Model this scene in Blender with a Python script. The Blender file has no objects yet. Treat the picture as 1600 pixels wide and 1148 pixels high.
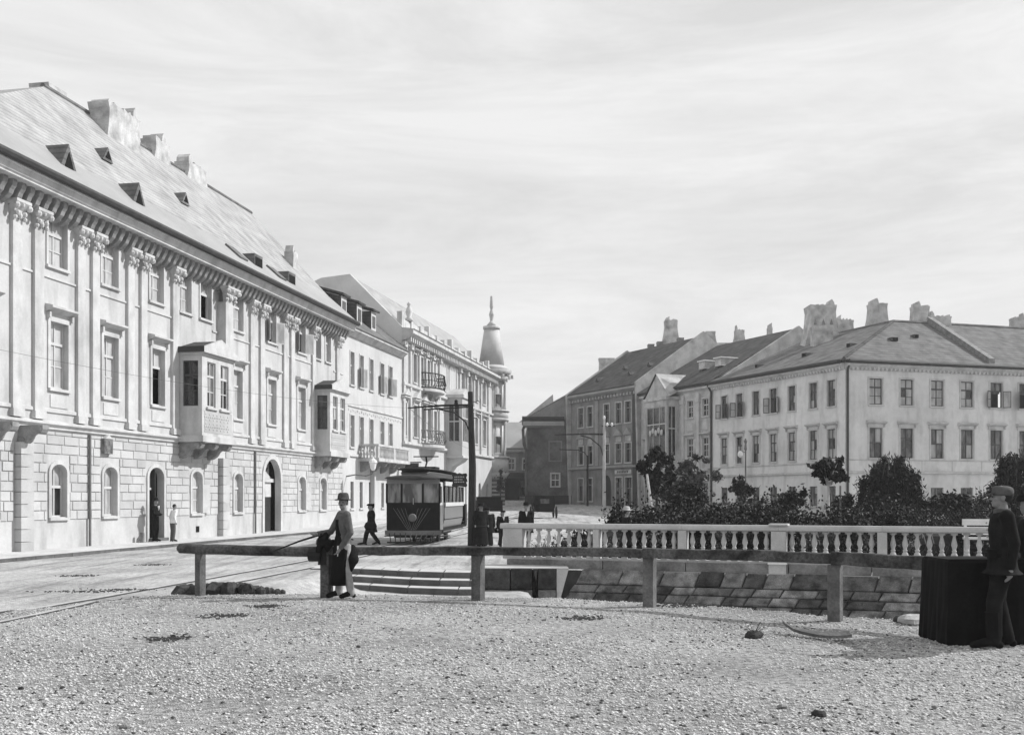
import bpy, math, random
import numpy as np
from mathutils import Vector, Matrix, noise
random.seed(7); RNG = np.random.default_rng(7)
sc = bpy.context.scene
COL = sc.collection
PI = math.pi

# ------------------------------------------------------------ camera, sky, sun
CAMZ = 1.9
cam = bpy.data.cameras.new('camera'); camo = bpy.data.objects.new('camera', cam)
COL.objects.link(camo); sc.camera = camo
camo.location = (0, 0, CAMZ); camo.rotation_euler = (PI/2, 0, 0)
cam.sensor_width = 36; cam.lens = 36*1700/1600; cam.shift_y = (778-574)/1600
cam.clip_start = 0.1; cam.clip_end = 6000
SUN_AZ, SUN_EL = math.radians(75), math.radians(38)       # azimuth from +Y towards +X
w = bpy.data.worlds.new('World'); sc.world = w; w.use_nodes = True
nt = w.node_tree; nt.nodes.clear()
def N(nt, t, **k):
    n = nt.nodes.new(t)
    for a, b in k.items():
        if a in n.inputs.keys() if hasattr(n.inputs, 'keys') else False: n.inputs[a].default_value = b
        else: setattr(n, a, b)
    return n
sky = nt.nodes.new('ShaderNodeTexSky'); sky.sky_type = 'NISHITA'; sky.sun_disc = False
sky.sun_elevation = SUN_EL; sky.sun_rotation = SUN_AZ
bw = nt.nodes.new('ShaderNodeRGBToBW')
tc = nt.nodes.new('ShaderNodeTexCoord')
mp = nt.nodes.new('ShaderNodeMapping'); mp.inputs['Scale'].default_value = (1.0, 1.0, 5.5)
mp.inputs['Rotation'].default_value = (0.10, -0.16, 0.2)
ns = nt.nodes.new('ShaderNodeTexNoise'); ns.inputs['Scale'].default_value = 2.6; ns.inputs['Detail'].default_value = 10
ns.inputs['Roughness'].default_value = 0.66; ns.inputs['Distortion'].default_value = 0.5
rp = nt.nodes.new('ShaderNodeValToRGB')
rp.color_ramp.elements[0].position = 0.34; rp.color_ramp.elements[0].color = (7.3,)*3+(1,)
rp.color_ramp.elements[1].position = 0.62; rp.color_ramp.elements[1].color = (9.0,)*3+(1,)
add = nt.nodes.new('ShaderNodeMix'); add.data_type = 'RGBA'; add.inputs[0].default_value = 0.9
bg = nt.nodes.new('ShaderNodeBackground'); bg.inputs['Strength'].default_value = 0.105
out = nt.nodes.new('ShaderNodeOutputWorld')
L = nt.links.new
L(sky.outputs[0], bw.inputs[0]); L(tc.outputs['Generated'], mp.inputs[0]); L(mp.outputs[0], ns.inputs['Vector'])
L(ns.outputs['Fac'], rp.inputs[0]); L(bw.outputs[0], add.inputs[6]); L(rp.outputs[0], add.inputs[7])
L(add.outputs[2], bg.inputs[0]); L(bg.outputs[0], out.inputs[0])
sun = bpy.data.lights.new('sun', 'SUN'); sun.energy = 5.0; sun.angle = math.radians(0.6); sun.color = (1, 1, 1)
suno = bpy.data.objects.new('sun', sun); COL.objects.link(suno)
SD = Vector((math.sin(SUN_AZ)*math.cos(SUN_EL), math.cos(SUN_AZ)*math.cos(SUN_EL), math.sin(SUN_EL)))
suno.rotation_euler = SD.to_track_quat('Z', 'Y').to_euler(); suno.location = (40, 20, 60)
vs = sc.view_settings; vs.view_transform = 'Standard'; vs.look = 'None'; vs.gamma = 1; vs.use_curve_mapping = False; vs.exposure = 0

# ------------------------------------------------------------ materials (world-position noise, all grey)
MATS = {}
def mat(name, v, rough=0.85, amp=0.25, scale=1.5, bump=0.0, bscale=20, rnd=0.0, spec=0.12, stain=0.0, streak=False, alpha=None, tiles=0):
    if name in MATS: return MATS[name]
    m = bpy.data.materials.new(name); m.use_nodes = True; t = m.node_tree; b = t.nodes['Principled BSDF']
    b.inputs['Roughness'].default_value = rough; b.inputs['Specular IOR Level'].default_value = spec
    g = t.nodes.new('ShaderNodeNewGeometry')
    def noi(s, det=5, sc3=None):
        n = t.nodes.new('ShaderNodeTexNoise'); n.inputs['Scale'].default_value = s; n.inputs['Detail'].default_value = det
        if sc3:
            k = t.nodes.new('ShaderNodeMapping'); k.inputs['Scale'].default_value = sc3
            t.links.new(g.outputs['Position'], k.inputs[0]); t.links.new(k.outputs[0], n.inputs['Vector'])
        else: t.links.new(g.outputs['Position'], n.inputs['Vector'])
        return n
    n1 = noi(scale)
    mr = t.nodes.new('ShaderNodeMapRange'); mr.inputs[1].default_value = 0.3; mr.inputs[2].default_value = 0.7
    mr.inputs[3].default_value = v*(1-amp); mr.inputs[4].default_value = v*(1+amp)
    t.links.new(n1.outputs['Fac'], mr.inputs[0]); cur = mr.outputs[0]
    def mul(a, bsock):
        k = t.nodes.new('ShaderNodeMath'); k.operation = 'MULTIPLY'
        t.links.new(a, k.inputs[0]); t.links.new(bsock, k.inputs[1]); return k.outputs[0]
    n3 = noi(scale*9, 3)
    m3 = t.nodes.new('ShaderNodeMapRange'); m3.inputs[1].default_value = .3; m3.inputs[2].default_value = .7
    m3.inputs[3].default_value = 1-amp*.5; m3.inputs[4].default_value = 1+amp*.5
    t.links.new(n3.outputs['Fac'], m3.inputs[0]); cur = mul(cur, m3.outputs[0])
    if rnd:
        oi = t.nodes.new('ShaderNodeObjectInfo'); m2 = t.nodes.new('ShaderNodeMapRange')
        m2.inputs[3].default_value = 1-rnd; m2.inputs[4].default_value = 1+rnd
        t.links.new(oi.outputs['Random'], m2.inputs[0]); cur = mul(cur, m2.outputs[0])
    if stain:
        n2 = noi(0.9, 8, (1.6, 1.6, .35) if streak else None); m4 = t.nodes.new('ShaderNodeMapRange')
        m4.inputs[1].default_value = .5; m4.inputs[2].default_value = .68; m4.inputs[3].default_value = 1; m4.inputs[4].default_value = 1-stain
        t.links.new(n2.outputs['Fac'], m4.inputs[0]); cur = mul(cur, m4.outputs[0])
    if tiles:      # courses of tiles: thin shadow-dark laps every quarter metre of height
        sx = t.nodes.new('ShaderNodeSeparateXYZ'); t.links.new(g.outputs['Position'], sx.inputs[0])
        nn = noi(1.2, 3); ad = t.nodes.new('ShaderNodeMath'); ad.operation = 'MULTIPLY_ADD'; ad.inputs[1].default_value = .10
        t.links.new(nn.outputs['Fac'], ad.inputs[0]); t.links.new(sx.outputs[2], ad.inputs[2])
        k = t.nodes.new('ShaderNodeMath'); k.operation = 'MULTIPLY'; k.inputs[1].default_value = 1/.24; t.links.new(ad.outputs[0], k.inputs[0])
        fr_ = t.nodes.new('ShaderNodeMath'); fr_.operation = 'FRACT'; t.links.new(k.outputs[0], fr_.inputs[0])
        m5 = t.nodes.new('ShaderNodeMapRange'); m5.inputs[1].default_value = 0; m5.inputs[2].default_value = .35; m5.inputs[3].default_value = 1-tiles; m5.inputs[4].default_value = 1
        t.links.new(fr_.outputs[0], m5.inputs[0]); cur = mul(cur, m5.outputs[0])
    t.links.new(cur, b.inputs['Base Color'])
    if bump:
        nb = noi(bscale, 6); bm = t.nodes.new('ShaderNodeBump'); bm.inputs['Strength'].default_value = bump
        bm.inputs['Distance'].default_value = 0.03
        t.links.new(nb.outputs['Fac'], bm.inputs['Height']); t.links.new(bm.outputs[0], b.inputs['Normal'])
    MATS[name] = m; return m
M = dict(
 stucco=mat('stucco', .47, amp=.09, scale=.9, bump=.12, bscale=30, stain=.26, streak=True),
 stucco2=mat('stucco_block', .45, amp=.10, scale=1.8, bump=.2, bscale=24, rnd=.10, stain=.2),
 trim=mat('stucco_trim', .50, amp=.12, scale=2.0, bump=.2, bscale=25, stain=.24, streak=True),
 stuccoB=mat('stucco_pale', .49, amp=.08, scale=.4, bump=.2, bscale=9, stain=.10, streak=True),
 stuccoC=mat('stucco_cream', .48, amp=.09, scale=.4, bump=.2, bscale=9, stain=.12, streak=True),
 stuccoR=mat('stucco_corner_house', .63, amp=.12, scale=.3, bump=.3, bscale=5, stain=.20, streak=True),
 stuccoR2=mat('stucco_baroque', .46, amp=.22, scale=.9, bump=.3, bscale=5, stain=.3, streak=True),
 stuccoR3=mat('stucco_dark', .22, amp=.2, scale=.8, bump=.3, bscale=5, stain=.25, streak=True),
 trimR3=mat('trim_dark', .30, amp=.2, scale=.8),
 stuccoR4=mat('plaster_sooty', .13, amp=.35, scale=.5, bump=.3, bscale=5, stain=.35),
 fire=mat('plaster_gable', .38, amp=.2, scale=1.2, stain=.3),
 chim=mat('chimney_plaster', .46, amp=.3, scale=1.6, bump=.35, bscale=12, stain=.3),
 chimd=mat('chimney_brick', .22, amp=.3, scale=3, bump=.3),
 slate=mat('roof_tile_pale', .34, amp=.2, scale=1.2, bump=.6, bscale=9, stain=.2, tiles=.35),
 slated=mat('roof_tile_dark', .075, amp=.35, scale=1.4, bump=.6, bscale=9, stain=.2, tiles=.4),
 slatem=mat('roof_tile_mid', .15, amp=.3, scale=1.3, bump=.6, bscale=9, stain=.25, tiles=.4),
 tin=mat('tin_roof', .30, rough=.6, amp=.1, scale=.4),
 gutter=mat('gutter_tin', .05, rough=.6, amp=.2, scale=2),
 frame=mat('window_frame', .50, rough=.6, amp=.1, scale=3),
 framed=mat('window_frame_dark', .07, rough=.6, amp=.1, scale=3),
 framem=mat('window_frame_mid', .20, rough=.6, amp=.1, scale=3),
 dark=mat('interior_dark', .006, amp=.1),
 door=mat('door_wood', .22, rough=.6, amp=.2, scale=3, bump=.2),
 doord=mat('door_wood_dark', .035, rough=.6, amp=.2, scale=3),
 wood=mat('weathered_wood', .075, amp=.75, scale=2.6, bump=.6, bscale=40, stain=.35),
 woodl=mat('post_wood', .13, amp=.4, scale=3, bump=.5, bscale=40, stain=.2),
 polewood=mat('pole_wood', .03, amp=.3, scale=2),
 iron=mat('iron', .018, rough=.5, amp=.2), irong=mat('iron_grey', .14, rough=.5, amp=.2),
 rail=mat('steel_rail', .42, rough=.4, amp=.15), 
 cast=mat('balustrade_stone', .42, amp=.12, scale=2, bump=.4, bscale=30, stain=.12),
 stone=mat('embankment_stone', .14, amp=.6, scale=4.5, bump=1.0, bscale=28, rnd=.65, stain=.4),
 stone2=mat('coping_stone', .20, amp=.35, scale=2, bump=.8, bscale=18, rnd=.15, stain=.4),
 joint=mat('mortar', .05, amp=.3, scale=4),
 bracket=mat('shaded_bracket', .25, amp=.25, scale=4), flare_gable=mat('flare_plaster', .62, amp=.06, scale=.6, stain=.08), conet=mat('turret_tin', .46, rough=.6, amp=.12, scale=.8),  # bracket tone carries painted shade; gable and turret tones lightened for painted flare
 tread=mat('dusty_lit_tread', .45, amp=.1, scale=3), soil=mat('garden_soil', .05, amp=.4, scale=3, bump=.6),  # treads pale from dust and from sunlight painted into the colour
 step=mat('step_stone', .11, amp=.2, scale=3, bump=.5, bscale=20, rnd=.15, stain=.15),  # tone lowered to paint shade on the step risers
 rubble=mat('rubble_stone', .045, amp=.5, scale=5, bump=.9, bscale=12, rnd=.3),
 pebbled=mat('dark_pebbles', .07, amp=.4, scale=14), hatm=mat('field_cap', .09, amp=.2, scale=12),
 pebble=mat('pebbles', .49, amp=.4, scale=14, rnd=0),
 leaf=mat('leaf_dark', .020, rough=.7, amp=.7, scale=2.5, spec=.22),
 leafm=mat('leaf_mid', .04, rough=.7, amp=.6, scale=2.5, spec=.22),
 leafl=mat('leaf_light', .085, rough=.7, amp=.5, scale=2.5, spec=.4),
 bark=mat('bark', .06, amp=.4, scale=5), whitebark=mat('limewashed_bark', .55, amp=.2, scale=5),
 white=mat('white_paint', .72, amp=.08, scale=4),
 black=mat('black_cloth', .009, rough=.95, amp=.3, scale=4, spec=.1),
 coat=mat('dark_wool', .012, rough=.95, amp=.35, scale=8, spec=.1),
 cloth=mat('grey_cotton', .10, rough=.95, amp=.2, scale=12, bump=.4, bscale=25, spec=.1),
 clothl=mat('pale_cotton', .30, rough=.95, amp=.15, scale=12, bump=.4, bscale=25, spec=.1),
 hat=mat('felt', .06, rough=.95, amp=.25, scale=12, spec=.1),
 skin=mat('skin', .22, rough=.6, amp=.08, scale=12), hair=mat('hair', .03, amp=.3, scale=20),
 tramp=mat('tram_paint', .16, rough=.35, amp=.12, scale=2, spec=.5), tramd=mat('tram_paint_dark', .008, rough=.6, amp=.5, scale=3, spec=.15),
 traml=mat('tram_cream', .52, rough=.45, amp=.08, scale=2), 
)
def glass(name, v, rough=.08, curtain=.0, spec=.6):
    m = bpy.data.materials.new(name); m.use_nodes = True; t = m.node_tree; b = t.nodes['Principled BSDF']
    g = t.nodes.new('ShaderNodeNewGeometry'); n = t.nodes.new('ShaderNodeTexNoise'); n.inputs['Scale'].default_value = 1.3
    n.inputs['Detail'].default_value = 3
    k = t.nodes.new('ShaderNodeMapping'); k.inputs['Scale'].default_value = (2.2, 2.2, .8)
    t.links.new(g.outputs['Position'], k.inputs[0]); t.links.new(k.outputs[0], n.inputs['Vector'])
    mr = t.nodes.new('ShaderNodeMapRange'); mr.inputs[1].default_value = .38; mr.inputs[2].default_value = .62
    mr.inputs[3].default_value = v*(1-curtain); mr.inputs[4].default_value = v*(1+curtain)
    t.links.new(n.outputs['Fac'], mr.inputs[0]); t.links.new(mr.outputs[0], b.inputs['Base Color'])
    b.inputs['Roughness'].default_value = rough; b.inputs['Specular IOR Level'].default_value = spec
    MATS[name] = m; return m
M['gl'] = glass('glass_curtained', .34, .3, .25); M['gm'] = glass('glass_half_curtained', .09, .15, .7)
M['gp'] = glass('glass_sky_lit', .40, .3, .2); M['gd'] = glass('glass_dark', .02, .08, .8); M['gtram'] = glass('glass_tram', .15, .1, .75)

# ------------------------------------------------------------ object helpers
def link(o, parent=None):
    COL.objects.link(o)
    if parent is not None: o.parent = parent
    return o
def tag(o, label=None, cat=None, group=None, kind=None):
    if label: o['label'] = label
    if cat: o['category'] = cat
    if group: o['group'] = group
    if kind: o['kind'] = kind
    return o
def thing(name, label, cat, loc=(0, 0, 0), rz=0, group=None):
    o = bpy.data.objects.new(name, None); o.empty_display_size = .3
    link(o); o.location = loc; o.rotation_euler = (0, 0, rz)
    return tag(o, label, cat, group)
class MB:
    def __init__(s): s.v = []; s.f = []
    def add(s, vs, fs):
        n = len(s.v); s.v += [tuple(p) for p in vs]; s.f += [tuple(i+n for i in f) for f in fs]; return s
    def box(s, x0, x1, y0, y1, z0, z1):
        return s.add([(x0,y0,z0),(x1,y0,z0),(x1,y1,z0),(x0,y1,z0),(x0,y0,z1),(x1,y0,z1),(x1,y1,z1),(x0,y1,z1)],
              [(0,3,2,1),(4,5,6,7),(0,1,5,4),(1,2,6,5),(2,3,7,6),(3,0,4,7)])
    def prism(s, poly, a0, a1, ax='y'):
        # poly in the two other axes, extruded along ax
        n = len(poly)
        def mk(p, a):
            return (p[0], a, p[1]) if ax == 'y' else ((a, p[0], p[1]) if ax == 'x' else (p[0], p[1], a))
        vs = [mk(p, a0) for p in poly]+[mk(p, a1) for p in poly]
        return s.add(vs, [tuple(range(n)), tuple(range(2*n-1, n-1, -1))]+[(i, i+n, (i+1) % n+n, (i+1) % n) for i in range(n)])
    def loft(s, rings, cap=True):
        # rings: lists of points with equal count
        n = len(rings[0]); vs = [p for r in rings for p in r]; fs = []
        for k in range(len(rings)-1):
            for i in range(n):
                j = (i+1) % n; fs.append((k*n+i, k*n+j, (k+1)*n+j, (k+1)*n+i))
        if cap: fs += [tuple(range(n-1, -1, -1)), tuple(range((len(rings)-1)*n, len(rings)*n))]
        return s.add(vs, fs)
    def lathe(s, prof, n=12, c=(0, 0, 0)):
        return s.loft([[(c[0]+r*math.cos(2*PI*i/n), c[1]+r*math.sin(2*PI*i/n), c[2]+z) for i in range(n)] for r, z in prof])
    def tube(s, pts, rs, n=8):
        pts = [Vector(p) for p in pts]
        if not hasattr(rs, '__len__'): rs = [rs]*len(pts)
        rings = []
        up = None
        for i, p in enumerate(pts):
            d = (pts[min(i+1, len(pts)-1)]-pts[max(i-1, 0)]).normalized()
            if up is None: up = Vector((0, 0, 1)) if abs(d.z) < .9 else Vector((1, 0, 0))
            a = d.cross(up).normalized(); b = a.cross(d).normalized(); up = b
            rings.append([tuple(p+(a*math.cos(2*PI*k/n)+b*math.sin(2*PI*k/n))*rs[i]) for k in range(n)])
        return s.loft(rings)
    def ball(s, c, r, n=10, m=6):
        if not hasattr(r, '__len__'): r = (r, r, r)
        return s.loft([[(c[0]+r[0]*math.sin(t)*math.cos(2*PI*i/n), c[1]+r[1]*math.sin(t)*math.sin(2*PI*i/n), c[2]+r[2]*math.cos(t)) for i in range(n)]
                 for t in [PI-(.02+(PI-.04)*k/m) for k in range(m+1)]])
    def mesh(s, name, m, smooth=False):
        me = bpy.data.meshes.new(name); me.from_pydata(s.v, [], s.f); me.materials.append(m)
        import bmesh
        b = bmesh.new(); b.from_mesh(me); bmesh.ops.recalc_face_normals(b, faces=b.faces); b.to_mesh(me); b.free()
        if smooth: me.polygons.foreach_set('use_smooth', [True]*len(me.polygons))
        return me
    def build(s, name, m, parent=None, smooth=False, loc=None, rz=None):
        o = bpy.data.objects.new(name, s.mesh(name, m, smooth)); link(o, parent)
        if loc is not None: o.location = loc
        if rz is not None: o.rotation_euler = (0, 0, rz)
        return o
def inst(name, me, parent=None, loc=(0,0,0), rot=(0,0,0), scale=(1,1,1)):
    o = bpy.data.objects.new(name, me); link(o, parent); o.location = loc; o.rotation_euler = rot; o.scale = scale
    return o
CUBE = {}
def bx(name, parent, m, x0, x1, y0, y1, z0, z1):
    k = m.name
    if k not in CUBE:
        CUBE[k] = MB().box(0, 1, 0, 1, 0, 1).mesh('block', m)
    return inst(name, CUBE[k], parent, (x0, y0, z0), (0,0,0), (max(x1-x0, .001), max(y1-y0, .001), max(z1-z0, .001)))
def np_mesh(name, verts, faces, m):
    k = faces.shape[1]; me = bpy.data.meshes.new(name)
    me.vertices.add(len(verts)); me.vertices.foreach_set('co', verts.astype(np.float32).ravel())
    me.loops.add(faces.size); me.loops.foreach_set('vertex_index', faces.astype(np.int32).ravel())
    me.polygons.add(len(faces)); me.polygons.foreach_set('loop_start', np.arange(0, faces.size, k, dtype=np.int32))
    try: me.polygons.foreach_set('loop_total', np.full(len(faces), k, dtype=np.int32))
    except Exception: pass
    me.materials.append(m); me.update(calc_edges=True); return me
class Frame:
    """a facade line: x along it as seen from the front, y into the house"""
    def __init__(s, ox, oy, ux, uy):
        l = math.hypot(ux, uy); s.o = (ox, oy); s.u = (ux/l, uy/l); s.rz = math.atan2(uy, ux)
    def s_(s, px, off=0):
        k = (px-800)/1700; ox = s.o[0]-s.u[1]*off; oy = s.o[1]+s.u[0]*off
        return (k*oy-ox)/(s.u[0]-k*s.u[1])
    def z(s, px, py, off=0):
        t = s.s_(px, off); return CAMZ+(778-py)/1700*(s.o[1]+s.u[0]*off+s.u[1]*t)
    def w(s, x, y, z=0): return (s.o[0]+s.u[0]*x-s.u[1]*y, s.o[1]+s.u[1]*x+s.u[0]*y, z)

# ------------------------------------------------------------ architectural helpers (in the local frame of a facade)
def wall(parent, m, s0, s1, z0, z1, holes=(), depth=.28, y=0, name='wall', loc=None, rz=None):
    """holes: (a, b, c, d, arched)"""
    mb = MB(); xs = sorted({s0, s1, *[h[0] for h in holes], *[h[1] for h in holes]}); zs = sorted({z0, z1, *[h[2] for h in holes], *[h[3] for h in holes]})
    xs = [x for x in xs if s0 <= x <= s1]; zs = [z for z in zs if z0 <= z <= z1]
    for i in range(len(xs)-1):
        for j in range(len(zs)-1):
            cx, cz = (xs[i]+xs[i+1])/2, (zs[j]+zs[j+1])/2
            if any(h[0] < cx < h[1] and h[2] < cz < h[3] for h in holes): continue
            mb.add([(xs[i],y,zs[j]),(xs[i+1],y,zs[j]),(xs[i+1],y,zs[j+1]),(xs[i],y,zs[j+1])], [(0,1,2,3)])
    for h in holes:
        a, b, c, d = h[:4]; Y = y+depth
        rev = [(a,c),(b,c),(b,d),(a,d)]
        for k in range(4):
            p, q = rev[k], rev[(k+1) % 4]
            mb.add([(p[0],y,p[1]),(q[0],y,q[1]),(q[0],Y,q[1]),(p[0],Y,p[1])], [(0,1,2,3)])
        if len(h) > 4 and h[4]:
            r = h[4]; cx = (a+b)/2; hw = (b-a)/2; n = 8
            for sg in (-1, 1):
                arc = [(cx+sg*hw*math.cos(t), d-r+r*math.sin(t)) for t in [PI/2*k/n for k in range(n+1)]]
                cor = (cx+sg*hw, d)
                for k in range(n):
                    p, q = arc[k], arc[k+1]
                    mb.add([(cor[0],y,cor[1]),(p[0],y,p[1]),(q[0],y,q[1])], [(0,1,2)])
                    mb.add([(p[0],y,p[1]),(q[0],y,q[1]),(q[0],Y,q[1]),(p[0],Y,p[1])], [(0,1,2,3)])
    import bmesh
    me = bpy.data.meshes.new(name); me.from_pydata(mb.v, [], mb.f); me.materials.append(m)
    o = bpy.data.objects.new(name, me); link(o, parent)
    if loc is not None: o.location = loc
    if rz is not None: o.rotation_euler = (0,0,rz)
    return o
PANE = {}
def pane_mesh(gk):
    if gk not in PANE: PANE[gk] = MB().box(0, 1, 0, 1, 0, 1).mesh('pane', M[gk])
    return PANE[gk]
WM = {}
def window(parent, x, z, wd, h, y=0, rz=0, cols=2, rows=(0.36, 0.68), fm='frame', g='gm', arch=0, inset=.16, openk=None,
           sill=True, surround=None, hood=None, label=None, oz=0, shade=None):
    """window part > frame bars (its mesh), panes, sill, hood, casements. openk: 'dark' lower lights missing, 'out' = casements swung outward too"""
    key = (round(wd, 2), round(h, 2), cols, rows, fm, arch, openk)
    t = .06
    if key not in WM:
        mb = MB(); f0 = 0; f1 = .07
        mb.box(0, t, f0, f1, 0, h); mb.box(wd-t, wd, f0, f1, 0, h); mb.box(t, wd-t, f0, f1, 0, t)
        mb.box(t, wd-t, f0, f1, h-t, h)
        # transom near the top third (thick) and glazing bars
        tz = h*(1-rows[0]) if rows else h
        if rows: mb.box(t, wd-t, f0-.015, f1, tz-.05, tz+.05)
        zlo = 0 if not openk else tz
        for c in range(1, cols):
            cx = wd*c/cols; mb.box(cx-.03, cx+.03, f0, f1-.01, max(t, zlo), h-t)
        for r in rows[1:]:
            zz = h*(1-r)
            if not openk: mb.box(t, wd-t, f0+.01, f1-.015, zz-.02, zz+.02)
        if len(rows) < 3: pass
        WM[key] = mb.mesh('window', M[fm])
    c, s = math.cos(rz), math.sin(rz)
    o = inst('window', WM[key], parent, (x-s*inset, y+c*inset, z), (0, 0, rz))
    if label: o['label'] = label
    cuts = [0]+sorted([h*(1-r) for r in rows])+[h]
    tz = h*(1-rows[0]) if rows else h
    for i in range(len(cuts)-1):
        lo, hi = cuts[i], cuts[i+1]
        if openk and hi <= tz+.01: continue
        for k in range(cols):
            gg = g if g == 'gp' or random.random() < .65 else random.choice(['gl', 'gm', 'gd'] if g != 'gd' else ['gm', 'gd'])
            inst('pane', pane_mesh(gg), o, (wd*k/cols+.02, .035, lo+.02), (random.uniform(-.012,.012), 0, random.uniform(-.012,.012)), (wd/cols-.04, .012, hi-lo-.04))
    if openk:
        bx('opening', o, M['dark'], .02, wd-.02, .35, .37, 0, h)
        bx('blind', o, M['gm'], .02, wd-.02, .2, .215, tz*.86, tz) if random.random() < .4 else None
    if openk == 'out':
        for sg in (0, 1):
            cm = MB(); cw = wd/2
            cm.box(0, cw, 0, .035, 0, .05); cm.box(0, cw, 0, .035, tz-.05, tz); cm.box(0, .05, 0, .035, .05, tz-.05); cm.box(cw-.05, cw, 0, .035, .05, tz-.05)
            cm.box(.05, cw-.05, .005, .03, tz*.5-.02, tz*.5+.02)
            a = random.uniform(2.3, 2.8)
            q = cm.build('casement', M[fm], o, loc=((0 if sg == 0 else wd), -.18, 0), rz=-a if sg == 0 else a-PI)
            # hinge at the jamb, leaf turned back against the wall
            bxp = inst('casement_pane', pane_mesh('gl'), o, q.location+Vector((0,0,.05)), (0,0,q.rotation_euler[2]), (cw-.05, .01, tz-.1))
    if sill: bx('sill', o, M['trim'] if fm != 'framed' or True else M['trim'], -.12, wd+.12, -inset-.10, -inset+.02, -.12, -.02)
    if surround:
        sm = MB(); q = -inset
        sm.box(-surround, -.001, q-.045, q+.02, -.02, h+surround); sm.box(wd+.001, wd+surround, q-.045, q+.02, -.02, h+surround)
        sm.box(0, wd, q-.045, q+.02, h+.001, h+surround)
        sm.build('surround', M['trim'] if surround < .9 else M['trim'], o)
    if hood is not None:
        q = -inset; hz = h+hood
        hm = MB(); hm.prism([(q+.01, hz-.02), (q-.18, hz+.06), (q-.30, hz+.12), (q-.30, hz+.20), (q+.01, hz+.27)], -.28, wd+.28, 'x')
        hm.box(-.2, -.1, q-.14, q, hz-.22, hz-.021); hm.box(wd+.1, wd+.2, q-.14, q, hz-.22, hz-.021)
        hm.build('hood', M['trim'], o)
    return o
def cut_stones(parent, m, rows_z, s0, s1, holes, length, y, proud=.03, gap=.025, limit=300, name='stone'):
    """rusticated blocks, one object each, clipped round the openings"""
    out = []
    for j in range(len(rows_z)-1):
        za, zb = rows_z[j], rows_z[j+1]; x = s0-(j % 2)*length*.5
        while x < s1:
            L_ = length*random.uniform(.9, 1.1); a, b = max(x, s0), min(x+L_, s1); x += L_
            segs = [(a, b)]
            for h in holes:
                if h[2] < zb-.02 and h[3] > za+.02:
                    ns_ = []
                    for p, q in segs:
                        if h[1] <= p or h[0] >= q: ns_.append((p, q)); continue
                        if h[0]-p > .12: ns_.append((p, h[0]))
                        if q-h[1] > .12: ns_.append((h[1], q))
                    segs = ns_
            for p, q in segs:
                if q-p > .1: out.append((p, q, za, zb))
    out.sort(key=lambda t: t[0])
    for p, q, za, zb in out[:limit]:
        bx(name, parent, m, p+gap/2, q-gap/2, y-proud*random.uniform(.85, 1.2), y+.05, za+gap/2, zb-gap/2)
    if len(out) > limit:
        mb = MB()
        for p, q, za, zb in out[limit:]: mb.box(p+gap/2, q-gap/2, y-proud, y+.05, za+gap/2, zb-gap/2)
        tag(mb.build('far_stones', m, parent), kind='stuff')
def lerp_(a, b, t): return a+(b-a)*t
def chimney(parent, m, x, y, z0, z1, wd, dp, flare=0, caps=0, ragged=0, rz=0, foot=0, capm=None):
    """stack with a swept foot and a capped, often toothed, head"""
    mb = MB(); h = z1-z0; n = 8; L_ = []; R_ = []
    for k in range(n+1):
        t = k/n; e = flare*1.3*(1-t)**2.2 + (.05*wd if t > .88 else 0)
        L_.append((-wd/2-e, t*h)); R_.append((wd/2+e*.9, t*h))
    mb.prism(L_+R_[::-1], -dp/2, dp/2, 'y')
    pkk = random.choice((0, ragged-1))
    for k in range(ragged):
        a = -wd/2+wd*(k+.05)/ragged; b = a+wd/ragged*random.uniform(.6, 1.0); q = h+random.uniform(.05, .2)+(.35 if k == pkk else 0)
        mb.prism([(a, h-.02), (b, h-.02), (b-.06, h+(q-h)*.5), (lerp_(a, b, random.random()), q), (a+.03, h+(q-h)*.6)], -dp*.42, dp*.42, 'y')
    o = mb.build('chimney', m, parent, loc=(x, y, z0), rz=rz)
    for k in range(caps):
        a = -wd*.32+wd*.64*(k/(max(caps-1, 1)))
        cm = MB(); cm.prism([(a-.16, h*.62), (a+.16, h*.62), (a, h*.62+.5)], -dp/2-.05, -dp/2+.02, 'y'); cm.build('flue_hood', M['chimd'], o)
    return o
# ------------------------------------------------------------ ground
def lerp(a, b, t): return a+(b-a)*t
def sst(a, b, x):
    t = min(1, max(0, (x-a)/(b-a))); return t*t*(3-2*t)
EDGE = [(-30, 15.5), (-9, 17.5), (-6.2, 19.2), (-4.2, 19.35), (-1, 18.9), (.9, 18.7), (2.2, 17.9), (3.4, 17.0), (4.6, 15.7), (5.8, 14.9), (8, 13.4), (14, 9.5), (20, 5)]
def yedge(x):
    for (a, b), (c, d) in zip(EDGE, EDGE[1:]):
        if a <= x <= c: return lerp(b, d, (x-a)/(c-a))
    return EDGE[-1][1] if x > 0 else EDGE[0][1]
def bal(x): return 29-.36*x                                     # line of the balustrade
def front(X, k): return 29.1-1.2*sst(-4.6, -1.0, X)-.45*sst(-4.6, -2.5, X)-k*.72
def farrise(y): return .02*max(0, y-58) if y < 140 else 1.64
def ground_z(x, y):
    n = noise.noise(Vector((x*.35, y*.35, 0)))*.03+noise.noise(Vector((x*1.7, y*1.7, 3)))*.012
    ye = yedge(x)+noise.noise(Vector((x*1.1, 0, 7)))*.10
    plate = .2*sst(-9.5, -5.5, x)
    if y <= ye: return plate+n - .0*x
    back = bal(x) if x > .4 else (front(x, 0)+.7 if x < -.8 else 28.9)
    if x < -5.0 or y > back-.35: return n*.6+farrise(y)
    depth = -.42*sst(-5.0, -3.6, x) - 1.3*sst(.3, 1.3, x)
    d = sst(0, .55 if x < .4 else .9, y-ye)
    return lerp(plate+n, depth+n, d) if x > -4.8 else lerp(plate+n, n, d)
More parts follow.
